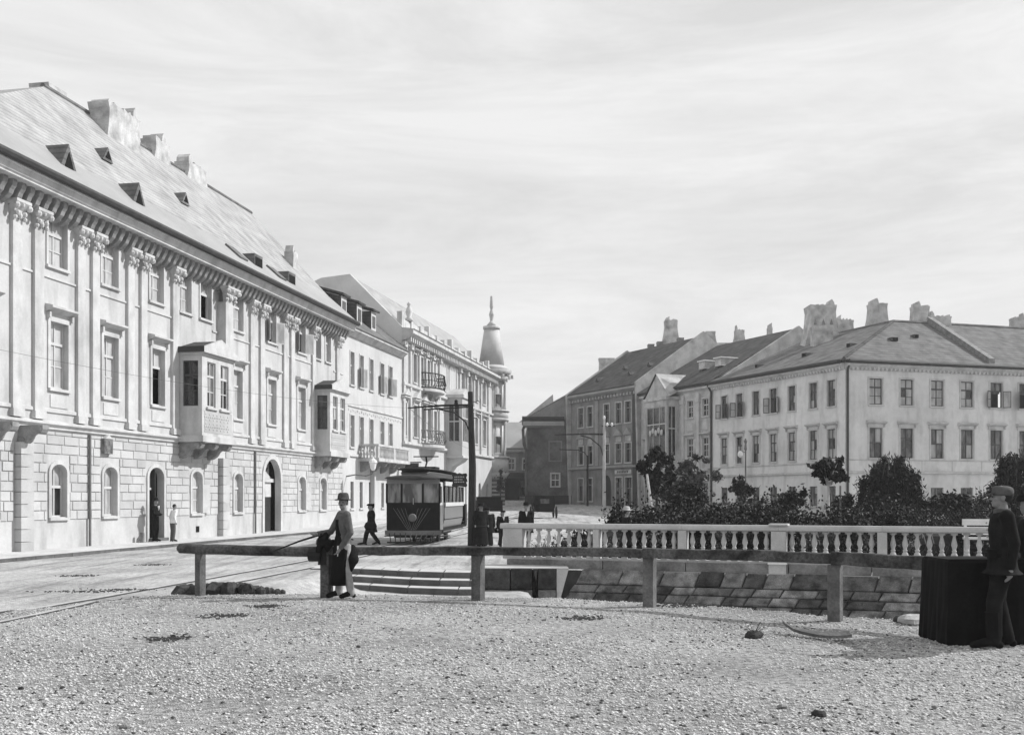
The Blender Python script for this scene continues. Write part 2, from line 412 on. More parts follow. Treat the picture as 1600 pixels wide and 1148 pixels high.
xs = sorted({round(v, 3) for v in list(np.arange(-14, 16, .2))+list(np.arange(-34, -14, 1.))+list(np.arange(16, 60, 2.))+[-60,-100,-200,-500,-1500,-4000,80,150,400,1500,4000]})
ys = sorted({round(v, 3) for v in list(np.arange(4, 31, .16))+list(np.arange(31, 60, 1.))+list(np.arange(60, 150, 5.))+[-200,-40,-10,0,2,180,300,700,2000,5000]})
gv = [(x, y, ground_z(x, y)) for y in ys for x in xs]; nx = len(xs)
fg, fs_, fr = [], [], []
for j in range(len(ys)-1):
    for i in range(nx-1):
        q = (j*nx+i, j*nx+i+1, (j+1)*nx+i+1, (j+1)*nx+i); cx, cy = (xs[i]+xs[i+1])/2, (ys[j]+ys[j+1])/2
        if cy < yedge(cx)+.1 and cx > -12+(cy-9)*.35 and cx < 20: fg.append(q)
        elif -5 < cx < 20 and cy < bal(cx)-.2 and cy < 29 : fr.append(q)
        else: fs_.append(q)
def sheet(name, faces, m, label):
    used = sorted({i for f in faces for i in f}); mp_ = {k: n for n, k in enumerate(used)}
    me = bpy.data.meshes.new(name); me.from_pydata([gv[k] for k in used], [], [tuple(mp_[i] for i in f) for f in faces])
    me.materials.append(m); me.polygons.foreach_set('use_smooth', [True]*len(me.polygons))
    o = bpy.data.objects.new(name, me); link(o); return tag(o, label, None, kind='structure')
def ground_mat(name, v, flecks, scale, bump, tracks=False, big=.2):
    m = bpy.data.materials.new(name); m.use_nodes = True; t = m.node_tree; b = t.nodes['Principled BSDF']
    b.inputs['Roughness'].default_value = .95; b.inputs['Specular IOR Level'].default_value = .1
    g = t.nodes.new('ShaderNodeNewGeometry')
    def noi(s, det, sc3=(1,1,1), rot=0, off=0):
        k = t.nodes.new('ShaderNodeMapping'); k.inputs['Scale'].default_value = sc3; k.inputs['Rotation'].default_value = (0,0,rot); k.inputs['Location'].default_value = (off,off,0)
        n = t.nodes.new('ShaderNodeTexNoise'); n.inputs['Scale'].default_value = s; n.inputs['Detail'].default_value = det
        t.links.new(g.outputs['Position'], k.inputs[0]); t.links.new(k.outputs[0], n.inputs['Vector']); return n
    def rng(sock, a, b_, c, d):
        r = t.nodes.new('ShaderNodeMapRange'); 
        for i, q in enumerate((a, b_, c, d)): r.inputs[1+i].default_value = q
        t.links.new(sock, r.inputs[0]); return r.outputs[0]
    def mul(a, c):
        k = t.nodes.new('ShaderNodeMath'); k.operation = 'MULTIPLY'; t.links.new(a, k.inputs[0]); t.links.new(c, k.inputs[1]); return k.outputs[0]
    a = rng(noi(.45, 5).outputs['Fac'], .3, .7, v*(1-big), v*(1+big))
    n2 = noi(scale, 6); c = mul(a, rng(n2.outputs['Fac'], .36, .58, 1-flecks, 1.12))
    n4 = noi(scale*4.5, 4, off=3); c = mul(c, rng(n4.outputs['Fac'], .34, .6, 1-flecks*.8, 1.1))
    if tracks:
        n3 = noi(1.0, 6, (2.6, .22, 1), rot=-.22, off=9); c = mul(c, rng(n3.outputs['Fac'], .5, .66, 1.04, .68))
    t.links.new(c, b.inputs['Base Color'])
    bm = t.nodes.new('ShaderNodeBump'); bm.inputs['Strength'].default_value = bump; bm.inputs['Distance'].default_value = .04
    s = t.nodes.new('ShaderNodeMath'); s.operation = 'ADD'; t.links.new(n2.outputs['Fac'], s.inputs[0]); t.links.new(n4.outputs['Fac'], s.inputs[1])
    t.links.new(s.outputs[0], bm.inputs['Height']); t.links.new(bm.outputs[0], b.inputs['Normal'])
    return m
sheet('gravel_ground', fg, ground_mat('gravel_bed', .38, .45, 14, 1.0, big=.3), 'pale gravelly ground in front of the timber rail')
sheet('street', fs_, ground_mat('street_dirt', .40, .28, 8, .9, True, big=.25), 'pale dusty street along the row of houses')
sheet('river_bed', fr, ground_mat('channel_silt', .37, .2, 6, .7), 'sandy bed between the rail and the stone embankment')

# footway along the left row: a low slab with a kerb
FA = Frame(-16.8, 37.1, .185, .983); FB = Frame(-10.8, 69.1, .195, .98)
pv = MB(); ka = []
for s in np.arange(-30, 33.1, 1.5):
    ka.append(s)
for s, t in zip(ka, ka[1:]):
    p = [FA.w(s, 1), FA.w(t, 1), FA.w(t, -2.6+.02*t), FA.w(s, -2.6+.02*s)]
    pv.add([(q[0], q[1], -.2) for q in p]+[(q[0], q[1], .09+farrise(q[1])) for q in p], [(0,1,2,3),(4,5,6,7),(0,1,5,4),(1,2,6,5),(2,3,7,6),(3,0,4,7)])
for s in np.arange(0, 44, 4):
    p = [FB.w(s, 1), FB.w(s+4, 1), FB.w(s+4, -2.1), FB.w(s, -2.1)]
    pv.add([(q[0], q[1], -.2) for q in p]+[(q[0], q[1], .085+farrise(q[1])) for q in p], [(0,1,2,3),(4,5,6,7),(0,1,5,4),(1,2,6,5),(2,3,7,6),(3,0,4,7)])
tag(pv.build('footway', ground_mat('footway_gravel', .46, .07, 4, .3, big=.1)), 'pale raised footway along the foot of the left houses', kind='structure')
kb = thing('kerb', 'low stone kerb edging the footway on the left', 'kerb')
kb['kind'] = 'structure'
for s in np.arange(-12, 33, 1.0):
    a = FA.w(s, -2.62+.02*s)
    q = bx('kerb_stone', kb, M['step'], 0, .98, -.16, 0, -.1, .105); q.location = (a[0], a[1], -.1); q.rotation_euler = (0, 0, FA.rz+.02)

# tram track
TR = [(-9.2, 8), (-8.55, 13), (-8.1, 16), (-7.6, 19), (-7.1, 22.5), (-6.4, 27.5), (-5.6, 34), (-4.55, 44), (-3.7, 53), (-2.2, 66), (.2, 84), (4, 110)]
def smooth_path(P, n=8):
    out = []
    for i in range(len(P)-1):
        p0, p1, p2, p3 = [Vector(P[max(0, min(len(P)-1, k))]) for k in (i-1, i, i+1, i+2)]
        for k in range(n):
            t = k/n; out.append(.5*((2*p1)+(-p0+p2)*t+(2*p0-5*p1+4*p2-p3)*t*t+(-p0+3*p1-3*p2+p3)*t**3))
    out.append(Vector(P[-1])); return out
tp = smooth_path(TR)
track = thing('tram_track', 'grooved steel tram track curving along the dusty street', 'tram track', (0,0,0)); 
for off in (-.55, .55):
    mb = MB(); 
    for wob, (w0, h0) in ((0, (.045, .018)), ):
        rings = []
        for i, p in enumerate(tp):
            d = (tp[min(i+1, len(tp)-1)]-tp[max(i-1, 0)]).normalized(); nrm = Vector((d.y, -d.x)); c = p+nrm*off
            z = ground_z(c.x, c.y)
            rings.append([(c.x-nrm.x*w0, c.y-nrm.y*w0, z-.06), (c.x+nrm.x*w0, c.y+nrm.y*w0, z-.06), (c.x+nrm.x*w0, c.y+nrm.y*w0, z+h0), (c.x-nrm.x*w0, c.y-nrm.y*w0, z+h0)])
        mb.loft(rings)
    mb.build('rail', M['rail'], track)
    mb = MB(); rings = []
    for i, p in enumerate(tp):
        d = (tp[min(i+1, len(tp)-1)]-tp[max(i-1, 0)]).normalized(); nrm = Vector((d.y, -d.x)); c = p+nrm*(off+(.10 if off > 0 else .10))
        z = ground_z(c.x, c.y); w0 = .05
        rings.append([(c.x-nrm.x*w0, c.y-nrm.y*w0, z-.06), (c.x+nrm.x*w0, c.y+nrm.y*w0, z-.06), (c.x+nrm.x*w0, c.y+nrm.y*w0, z+.009), (c.x-nrm.x*w0, c.y-nrm.y*w0, z+.009)])
    mb.loft(rings).build('groove', M['joint'], track)

# pebbles: one uncountable mass
def pebbles(name, n, xf, m, smin, smax, label):
    P = []
    while len(P) < n:
        k = 20000
        # more where the camera is near
        y = 5.5+14.*RNG.random(k)**1.35; x = (RNG.random(k)*2-1)*(y*.55+1.0)+.3
        for a, b in zip(x, y):
            if b < yedge(a)+.15 and a > -12+(b-9)*.35 and noise.noise(Vector((a*.6, b*.6, 2)))+.75 > random.random()*.9: P.append((a, b))
            if len(P) >= n: break
    P = np.array(P); z = np.array([ground_z(a, b) for a, b in P])
    s = smin+(smax-smin)*RNG.random(len(P))**3.2
    base = np.array([(1,0,0),(0,1,0),(-1,0,0),(0,-1,0),(0,0,1),(0,0,-1)], float)
    V = base[None]*(1+.35*(RNG.random((len(P), 6, 3))-.5)); V[:, :, 2] *= .62; V[:, :, 0] *= 1.25
    ang = RNG.random(len(P))*2*PI; c, sn = np.cos(ang), np.sin(ang)
    tl = (RNG.random(len(P))-.5)*.8
    X = V[:, :, 0]*c[:, None]-V[:, :, 1]*sn[:, None]; Y = V[:, :, 0]*sn[:, None]+V[:, :, 1]*c[:, None]; Z = V[:, :, 2]+X*np.tan(tl)[:, None]*.5
    W = np.stack([X, Y, Z], 2)*s[:, None, None]; W[:, :, 0] += P[:, 0:1]; W[:, :, 1] += P[:, 1:2]; W[:, :, 2] += (z+s*.18)[:, None]
    F_ = np.array([(0,1,4),(1,2,4),(2,3,4),(3,0,4),(1,0,5),(2,1,5),(3,2,5),(0,3,5)])
    faces = (np.arange(len(P))[:, None, None]*6+F_[None]).reshape(-1, 3)
    o = bpy.data.objects.new(name, np_mesh(name, W.reshape(-1, 3), faces, m)); link(o)
    tag(o, label, 'gravel', kind='stuff'); return o
pebbles('gravel', 130000, None, M['pebble'], .005, .020, 'loose pale pebbles strewn over the foreground')
pebbles('gravel', 11000, None, M['pebbled'], .006, .022, 'darker pebbles scattered through the foreground gravel')
# individual bigger stones lying on the gravel
def rock(name, label, cat, x, y, s, m, flat=.6, group=None, z=None, parent=None, seed=0, sx=1, sy=1):
    mb = MB().ball((0, 0, 0), (s*sx, s*sy, s*flat), 9, 5)
    mb.v = [tuple(Vector(v)*(1+.42*noise.noise(Vector(v)/s*1.3+Vector((seed*3.1, 0, 0))))) for v in mb.v]
    zz = ground_z(x, y) if z is None else z
    o = mb.build(name, m, parent, loc=(x, y, zz+s*flat*.55)); o.rotation_euler = (0, 0, seed*1.3)
    if parent is None: tag(o, label, cat, group)
    return o
def gp(px, py, z=.2):
    Y = (CAMZ-z)*1700/(py-778); return ((px-800)/1700*Y, Y)
for i, (px, py, s) in enumerate([(33,1080,.05),(195,1136,.07),(130,1100,.05),(98,1079,.045),(190,1073,.05),(1222,1106,.07),(1280,1118,.1),(1322,1035,.045),(1460,1105,.05),(700,1060,.045),(420,1090,.05),(905,1120,.05),(560,1010,.05),(770,1000,.05)]):
    x, y = gp(px, py); rock('stone', 'larger loose stone on the gravel, '+['at the left edge of the picture','darker one at the bottom left','at the bottom left, nearest the corner','at the left, second from the edge','at the left, right of the second one','flat one at the bottom right','biggest, far bottom right','just below the warped plank','at the bottom right edge','at the bottom, right of the middle','below the barrier pole, low in the picture','at the bottom, below the steps','in the middle, below the working man','in the middle, below the second post'][i], 'stone', x, y, s*.55, M['rubble'] if i % 3 == 0 else M['stone2'], group='larger stones on the gravel', seed=i)
x, y = gp(1178, 996); o = rock('clod', 'dark rough clod with dry stalks on the gravel left of the warped plank', 'clod', x, y, .11, M['rubble'], .55, seed=3)
mb = MB()
for k in range(14):
    a = random.uniform(0, 6.28); mb.tube([(0, 0, .02), (math.cos(a)*.14, math.sin(a)*.08, random.uniform(.05, .16))], [.006, .002], 4)
tw = mb.build('stalk_tuft', M['bark'], o)
# warped board
x0, y0 = gp(1225, 990); x1, y1 = gp(1328, 1004); mb = MB(); rings = []
for k in range(9):
    t = k/8; c = Vector((lerp(x0, x1, t), lerp(y0, y1, t), .2+.05+.05*(2*t-1)**2+(.03 if k == 0 else 0))); hw = .13-.05*abs(2*t-1)
    rings.append([(c.x, c.y-hw, c.z-.025), (c.x, c.y+hw, c.z), (c.x, c.y+hw, c.z+.035), (c.x, c.y-hw, c.z+.01)])
tag(mb.loft(rings).build('plank', M['woodl']), 'pale warped plank lying on the gravel right of the dark clod', 'plank')
for i, (px, py, sx) in enumerate([(1070, 947, .5), (905, 968, .3), (350, 963, .35), (270, 999, .25), (130, 925, .9), (190, 922, .7), (235, 934, .4), (120, 900, .5), (240, 882, .4), (420, 948, .3)]):
    # scattered dark stalk litter
    x, y = gp(px, py) if not (830 < 0 or (py < 938 and px < 300)) else gp(px, py, 0); mb = MB()
    for k in range(90):
        a = random.gauss(0, sx*.5); b = random.gauss(0, .14); q = random.uniform(0, 6.28); l = random.uniform(.02, .07)
        mb.tube([(a, b, .015), (a+math.cos(q)*l, b+math.sin(q)*l*.6, random.uniform(.008, .028))], [.010, .006], 4)
    o = mb.build('dry_litter', M['bark'], loc=(x, y, ground_z(x, y)))
    tag(o, 'dark dry stalks and dirt in a patch on the gravel', 'plant litter', 'patches of dry litter on the gravel'); 
# rubble edging at the left end of the rail
for i in range(19):
    t = i/18; px = 291+t*150; py = 942-16*min(1, t*2.2); h = .30*(1-t)+.09
    Y = 19.35+.1*math.sin(i*2.1); X = (px-800)/1700*Y; z0 = CAMZ-(py-778)/1700*Y-.02
    rock('rubble_stone', 'dark rubble stone, '+('at the left end of the gravel edging by the first post' if i < 4 else 'in the gravel edging, right of the first post' if i < 11 else 'small one at the thin right end of the gravel edging'), 'stone', X, Y, h*.62, M['rubble'], .95, 'rubble stones edging the gravel bank', z=z0, seed=i)

# ------------------------------------------------------------ embankment, steps
FBAL = Frame(.07, 29, .941, -.339)
emb = thing('embankment', 'sloping embankment of squared stones below the balustrade', 'embankment', FBAL.w(0, 0), FBAL.rz)
SL = math.radians(52); cs, sn = math.cos(SL), math.sin(SL)
def slope_block(m, x0, x1, t0, t1, lean, proud, name='stone'):
    """block lying on the slope between distances t0..t1 down from the crest"""
    y0, z0 = -.42, .07
    def P(x, t, p): return (x, y0-t*cs-p*sn, z0-t*sn+p*cs)
    g = .018
    c = [(x0+g, t0+g), (x1-g, t0+g), (x1-g-lean, t1-g), (x0+g-lean, t1-g)]
    b = .02
    cc = [(c[0][0]+b, c[0][1]+b), (c[1][0]-b, c[1][1]+b), (c[2][0]-b, c[2][1]-b), (c[3][0]+b, c[3][1]-b)]
    vs = [P(x, t, -.2) for x, t in c]+[P(x, t, proud-.02) for x, t in c]+[P(x, t, proud) for x, t in cc]
    MB().add(vs, [(0,1,2,3)]+[(i, (i+1) % 4, 4+(i+1) % 4, 4+i) for i in range(4)]+[(4+i, 4+(i+1) % 4, 8+(i+1) % 4, 8+i) for i in range(4)]+[(8,9,10,11)]).build(name, m, emb)
tt = 0
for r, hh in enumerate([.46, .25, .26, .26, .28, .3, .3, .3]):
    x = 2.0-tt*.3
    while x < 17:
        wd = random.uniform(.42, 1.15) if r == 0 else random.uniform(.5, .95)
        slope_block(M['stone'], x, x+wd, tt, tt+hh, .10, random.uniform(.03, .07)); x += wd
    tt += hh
bk = MB(); bk.add([(1.2, -.42+.0, .05), (17, -.42, .05), (17, -.42-2.4*cs, .05-2.4*sn), (.6, -.42-2.4*cs, .05-2.4*sn)], [(0,1,2,3)])
bk.build('slope_core', M['joint'], emb)
x = -.1
while x < 17:                                                # coping course under the balustrade
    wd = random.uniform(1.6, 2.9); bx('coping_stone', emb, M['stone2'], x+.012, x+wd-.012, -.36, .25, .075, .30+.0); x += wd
x = 2.0
while x < 17:                                                # narrow bright ledge
    wd = random.uniform(1.6, 2.9); bx('ledge_stone', emb, M['cast'], x+.008, x+wd-.008, -.46, -.2, .02, .07); x += wd
# cheek blocks beside the steps
chk = thing('stair_cheek', 'dark blocky side wall between the steps and the sloping stones', 'wall', (0, 27.3, 0))
for (p0, p1) in ((757, 797), (798, 832), (841, 869)):
    X0, X1 = (p0-800)/1700*27.3, (p1-800)/1700*27.3
    bx('stone', chk, M['rubble'], X0, X1-.01, -.02, 1.5, -.38, .13); bx('footing_stone', chk, M['stone'], X0, X1-.01, -.09, 1.5, -1.2, -.40)
bx('cap_slab', chk, M['cast'], -.75, 1.42, -.005, 1.5, .132, .152)
X0 = (841-800)/1700*27.3; Xa = (870-800)/1700*27.2; Xb = (889-800)/1700*27.2
MB().add([(Xa, 0, .13), (Xb, 0, .13), (Xa, -.04, -.95), (Xb, 1.2, .13), (Xa, 1.2, .13), (Xa, .6, -.95)], [(0,1,2), (0,1,3,4), (1,2,5,3), (0,4,5,2)]).build('wing_slab', M['cast'], chk)
MB().add([(.53, .3, .13), (.66, .3, .13), (.60, .28, -.18), (.53, 1.4, .13), (.66, 1.4, .13), (.60, 1.4, -.18)], [(0,1,2), (3,4,5), (0,1,4,3), (1,2,5,4), (0,2,5,3)]).build('wing_slab', M['cast'], chk)
# curved steps
st = thing('stone_steps', 'three curved stone steps leading down to the river bed', 'steps', (0, 0, 0))
for k in range(3):
    x = -5.4
    while x < -.80:
        wd = random.uniform(.42, .85) if k < 2 else random.uniform(.8, 1.4); x1 = min(x+wd, -.80)
        if -.80-x1 < .15: x1 = -.80
        ztop = -.15*k+.02; g = .006
        ya, yb = front(x, k), front(x1, k)
        mb = MB(); P = [(x+g, ya), (x1-g, yb), (x1-g, yb+1.0), (x+g, ya+1.0)]
        b = .012; Q = [(x+g+b, ya+b), (x1-g-b, yb+b), (x1-g-b, yb+1.0), (x+g+b, ya+1.0)]
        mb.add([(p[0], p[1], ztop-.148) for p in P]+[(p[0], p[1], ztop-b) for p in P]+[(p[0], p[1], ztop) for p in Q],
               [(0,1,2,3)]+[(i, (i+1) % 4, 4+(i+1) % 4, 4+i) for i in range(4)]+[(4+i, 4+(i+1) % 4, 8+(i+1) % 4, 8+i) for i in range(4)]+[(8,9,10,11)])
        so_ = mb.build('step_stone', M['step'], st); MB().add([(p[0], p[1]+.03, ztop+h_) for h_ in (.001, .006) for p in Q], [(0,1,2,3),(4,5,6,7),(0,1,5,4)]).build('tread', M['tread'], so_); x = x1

# ------------------------------------------------------------ balustrade
bl = thing('balustrade', 'pale stone balustrade along the top of the embankment', 'balustrade', FBAL.w(0, 0), FBAL.rz)
PED = [(-.27, .27, 0), (FBAL.s_(929), FBAL.s_(938), 0), (FBAL.s_(1061), FBAL.s_(1074), 0), (FBAL.s_(1206), FBAL.s_(1229), 1), (FBAL.s_(1371), FBAL.s_(1386), 0), (FBAL.s_(1560), FBAL.s_(1576), 0), (15.6, 16, 0)]
bal_me = MB().lathe([(.085, 0), (.085, .04), (.05, .06), (.05, .08), (.062, .10), (.075, .135), (.085, .20), (.062, .26), (.04, .29), (.055, .305), (.055, .33), (.036, .345), (.05, .40), (.068, .45), (.06, .52), (.04, .60), (.03, .66), (.045, .69), (.08, .70), (.08, .74)][::1], 10).mesh('baluster', M['cast'], True)
for i, (a, b, cap) in enumerate(PED):
    p = bx('pedestal', bl, M['cast'], a, b, -.17 if not cap else -.2, .17, .30, 1.09)
    if cap:
        bx('pedestal_cap', bl, M['cast'], a-.05, b+.05, -.26, .24, 1.235, 1.275); bx('pedestal_foot', bl, M['cast'], a-.03, b+.03, -.42, -.362, .02, .30); bx('foot_cap', bl, M['white'], a-.05, b+.05, -.45, -.36, .302, .34)
    if i+1 < len(PED):
        c = PED[i+1][0]; L0 = c-b; n = max(3, round(L0/.262))
        bx('plinth', bl, M['cast'], b, c, -.15, .15, .30, .345)
        for k in range(n):
            inst('baluster', bal_me, bl, (b+L0*(k+.5)/n, 0, .345), (0, 0, random.random()), (1, 1, 1))
for x0, x1 in zip([PED[0][0]-.08, *[ (PED[i][0]+PED[i][1])/2 for i in range(1, 6)]], [*[(PED[i][0]+PED[i][1])/2 for i in range(1, 6)], 16]):
    MB().prism([(-.16, 1.09), (-.20, 1.12), (-.20, 1.18), (-.17, 1.235), (.17, 1.235), (.2, 1.18), (.2, 1.12), (.16, 1.09)], x0+.003, x1-.003, 'x').build('handrail', M['cast'], bl)
# ------------------------------------------------------------ left row, house A (pilasters, bays, bracketed cornice)
A_ = thing('corner_palace', 'long pale house with bracketed cornice, coupled pilasters and closed bays, nearest on the left', 'building', FA.w(0, 0), FA.rz, 'houses of the left row')
del A_['group']
S0, S1 = -9.0, 32.6
gw = [(-6.3, -5.35), (-2.2, -1.25), (1.75, 2.7), (5.15, 6.1), (12.35, 13.35), (16.75, 17.7), (25.15, 26.2), (28.55, 29.6)]
holes = [(a, b, 1.22, 3.12, .30) for a, b in gw]+[(8.55, 9.8, .0, 3.2, .42), (20.35, 22.5, .0, 3.98, 1.07)]
fw = [(-6.4, -5.3), (-2.5, -1.4), (1.73, 2.8), (5.15, 6.2), (8.84, 9.9), (16.67, 17.7), (20.86, 21.95), (25.06, 26.2)]
fh = [(a, b, 5.85, 8.22) for a, b in fw]
sw = [(-6.4, -5.3), (-2.5, -1.4), (1.6, 2.75), (5.05, 6.2), (8.68, 9.8), (11.25, 12.3), (13.2, 14.3), (16.65, 17.8), (20.8, 21.95), (25.06, 26.2), (27.85, 28.7), (29.5, 30.4)]
sh = [(a, b, 10.22, 12.02) for a, b in sw]
wall(A_, M['stucco'], S0, S1, -.3, 12.9, holes+fh+sh, .28)
# closed volume behind the front (keeps the rooms dark)
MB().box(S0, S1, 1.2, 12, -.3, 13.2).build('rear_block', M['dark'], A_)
MB().box(S1-.02, S1, .02, 12, -.3, 13.25).build('party_wall', M['stucco'], A_)
# rusticated ground floor
rows = [1.12+.337*k for k in range(11)]; rows[-1] = 4.30
hr = [(a-.2, b+.2, 1.1, 3.3) for a, b in gw]+[(8.35, 10.0, 0, 3.4), (20.1, 22.75, 0, 4.1)]
cut_stones(A_, M['stucco2'], rows, -4.6, S1, hr+[(-.32, .32, 0, 5), (14.98, 15.82, 0, 5)], 1.02, 0, .035, .042)
for a, b in gw+[(8.55, 9.8)]:
    # raised architrave with arched head and a band of voussoirs
    d0 = 1.2 if b-a < 1.1 or a > 10 else 0; top = 3.12 if d0 else 3.2; r = .30 if d0 else .42
    mb = MB(); hw = (b-a)/2; cx = (a+b)/2; nA = 10
    mb.box(a-.15, a-.001, -.06, .02, d0-.0, top-r); mb.box(b+.001, b+.15, -.06, .02, d0, top-r)
    for k in range(nA):
        t0, t1 = PI*k/nA, PI*(k+1)/nA
        mb.prism([(cx+hw*math.cos(t0), top-r+r*math.sin(t0)), (cx+(hw+.15)*math.cos(t0), top-r+(r+.15)*math.sin(t0)), (cx+(hw+.15)*math.cos(t1), top-r+(r+.15)*math.sin(t1)), (cx+hw*math.cos(t1), top-r+r*math.sin(t1))], -.06, .02, 'y')
    mb.build('architrave', M['trim'], A_)
for i, (a, b) in enumerate(gw):
    window(A_, a, 1.22, b-a, 1.88, cols=2, rows=(.42,) if i in (2, 3) else (.38, .68), fm='frame', g='gp' if i > 3 else 'gl', inset=.17, sill=True)
    if i in (4, 6):      # open outer leaf folded back to the right
        q = MB().box(0, .5, 0, .03, 0, 1.3).build('shutter', M['frame'], A_, loc=(b+.0, -.07, 1.22), rz=-.25)
# doors
window(A_, 8.55, 2.35, .62, .8, cols=1, rows=(), fm='frame', g='gl', inset=.25, sill=False)
bx('door_leaf', A_, M['doord'], 9.2, 9.26, .05, .6, 0.02, 3.1).rotation_euler = (0, 0, 0)
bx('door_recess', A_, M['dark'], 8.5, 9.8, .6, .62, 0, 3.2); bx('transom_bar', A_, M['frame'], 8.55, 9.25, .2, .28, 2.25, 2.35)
bx('threshold', A_, M['step'], 8.5, 9.85, -.25, .3, .0, .22)
# portal with fanlight
pb = bx('portal_back', A_, M['trim'], 20.35, 22.5, .62, .64, 0, 3.98)
mb = MB(); cx = 21.42
for k in range(12):
    t0, t1 = PI*k/12, PI*(k+1)/12
    for (ra, rb, y0) in ((1.08, 1.32, -.07),):
        mb.prism([(cx+ra*math.cos(t0), 2.91+ra*math.sin(t0)), (cx+rb*math.cos(t0), 2.91+rb*math.sin(t0)), (cx+rb*math.cos(t1), 2.91+rb*math.sin(t1)), (cx+ra*math.cos(t1), 2.91+ra*math.sin(t1))], y0, .03, 'y')
mb.box(20.1, 20.34, -.07, .03, 0, 2.91); mb.box(22.51, 22.74, -.07, .03, 0, 2.91); mb.build('portal_surround', M['trim'], A_)
dl = bx('door_leaf', A_, M['clothl'], 20.5, 21.3, .42, .47, .05, 2.75); dl2 = bx('door_leaf', A_, M['doord'], 21.32, 22.3, .44, .49, .05, 1.95)
bx('door_panel', A_, M['trim'], 21.32, 22.3, .42, .46, 1.97, 2.75); bx('entablature', A_, M['trim'], 20.4, 22.45, .3, .6, 2.76, 2.95)
mb = MB(); mb.prism([(20.45, 2.96), (22.4, 2.96), (21.42, 3.4)], .42, .55, 'y'); mb.build('door_pediment', M['trim'], A_)
for k in range(7):
    t = PI*(k+.5)/7; MB().tube([(cx, .56, 3.0), (cx+.95*math.cos(t), .56, 2.95+.95*math.sin(t))], .03, 5).build('fanlight_bar', M['iron'], A_)
# piers and consoles below the bays
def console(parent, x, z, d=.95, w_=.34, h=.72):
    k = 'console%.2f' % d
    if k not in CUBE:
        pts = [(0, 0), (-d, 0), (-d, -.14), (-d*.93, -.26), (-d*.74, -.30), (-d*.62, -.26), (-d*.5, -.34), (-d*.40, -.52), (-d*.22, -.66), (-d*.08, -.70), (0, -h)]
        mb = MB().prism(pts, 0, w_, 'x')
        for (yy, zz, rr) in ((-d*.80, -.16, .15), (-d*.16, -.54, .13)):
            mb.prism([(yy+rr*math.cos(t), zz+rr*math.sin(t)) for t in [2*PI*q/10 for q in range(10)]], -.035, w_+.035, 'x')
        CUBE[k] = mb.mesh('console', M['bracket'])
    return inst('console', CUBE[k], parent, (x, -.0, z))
for a in (-.28, 15.05):
    for k in range(9):
        bx('pier_stone', A_, M['stucco2'], a, a+.7, -.27, .0, .0+k*.425, .405+k*.425)
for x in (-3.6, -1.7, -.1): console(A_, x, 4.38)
# string course and bands, panels, pilasters
def band(parent, m, s0, s1, prof, name='string_course'):
    return MB().prism(prof, s0, s1, 'x').build(name, m, parent)
segs = [(S0, 11.0), (14.4, 27.5)]
for a, b in segs+[(30.9, S1)]:
    band(A_, M['trim'], a, b, [(.0, 4.32), (-.10, 4.36), (-.10, 4.45), (-.22, 4.52), (-.22, 4.60), (.0, 4.66)])
    band(A_, M['trim'], a, b, [(.0, 4.95), (-.06, 4.96), (-.06, 5.08), (.0, 5.10)], 'pedestal_band')
    band(A_, M['trim'], a, b, [(.0, 9.72), (-.05, 9.73), (-.05, 9.80), (.0, 9.82)], 'sill_band')
band(A_, M['trim'], S0, S1+.05, [(.0, 12.44), (-.78, 12.48), (-.78, 12.53), (-.84, 12.58), (-.90, 12.78), (-.98, 12.81), (-.98, 12.88), (0, 12.95)], 'cornice')
band(A_, M['trim'], S0, S1, [(.0, 11.88), (-.09, 11.90), (-.09, 11.96), (.0, 11.98)], 'architrave_band')
# gutter
MB().tube([(S0, -1.05, 12.98), (S1+.05, -1.05, 12.94)], .15, 8).build('gutter', M['gutter'], A_)
M_trim = M['trim']
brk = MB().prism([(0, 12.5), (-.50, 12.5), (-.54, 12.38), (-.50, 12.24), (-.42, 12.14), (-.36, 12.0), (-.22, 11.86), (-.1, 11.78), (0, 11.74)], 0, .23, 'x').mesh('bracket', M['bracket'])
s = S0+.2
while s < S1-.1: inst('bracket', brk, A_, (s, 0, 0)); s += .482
PIL = [(-8.2, -7.7), (-7.3, -6.8), (-4.6, -4.1), (-3.6, -3.1), (-.5, 0), (.7, 1.22), (3.3, 3.78), (4.27, 4.75), (6.8, 7.3), (7.82, 8.28), (10.48, 11.02), (15.0, 15.85), (18.53, 19.02), (19.75, 20.3), (22.85, 23.36), (23.88, 24.4), (27.14, 27.66), (31.3, 31.8)]
cap = MB()
cap.loft([[(-.26, -.16, 0), (.26, -.16, 0), (.26, 0, 0), (-.26, 0, 0)], [(-.24, -.18, .08), (.24, -.18, .08), (.24, 0, .08), (-.24, 0, .08)], [(-.26, -.22, .40), (.26, -.22, .40), (.26, 0, .40), (-.26, 0, .40)], [(-.42, -.42, .62), (.42, -.42, .62), (.42, 0, .62), (-.42, 0, .62)], [(-.42, -.42, .72), (.42, -.42, .72), (.42, 0, .72), (-.42, 0, .72)]])
for sx in (-1, 1):
    cap.ball((sx*.36, -.36, .50), (.12, .12, .12), 7, 4); cap.ball((sx*.2, -.28, .28), (.10, .10, .10), 6, 4)
    cap.ball((sx*.27, -.24, .12), (.09, .09, .08), 6, 4)
cap.ball((0, -.34, .56), (.09, .09, .1), 6, 4); cap.ball((0, -.25, .2), (.1, .08, .12), 6, 4)
capm = cap.mesh('capital', M['trim'])
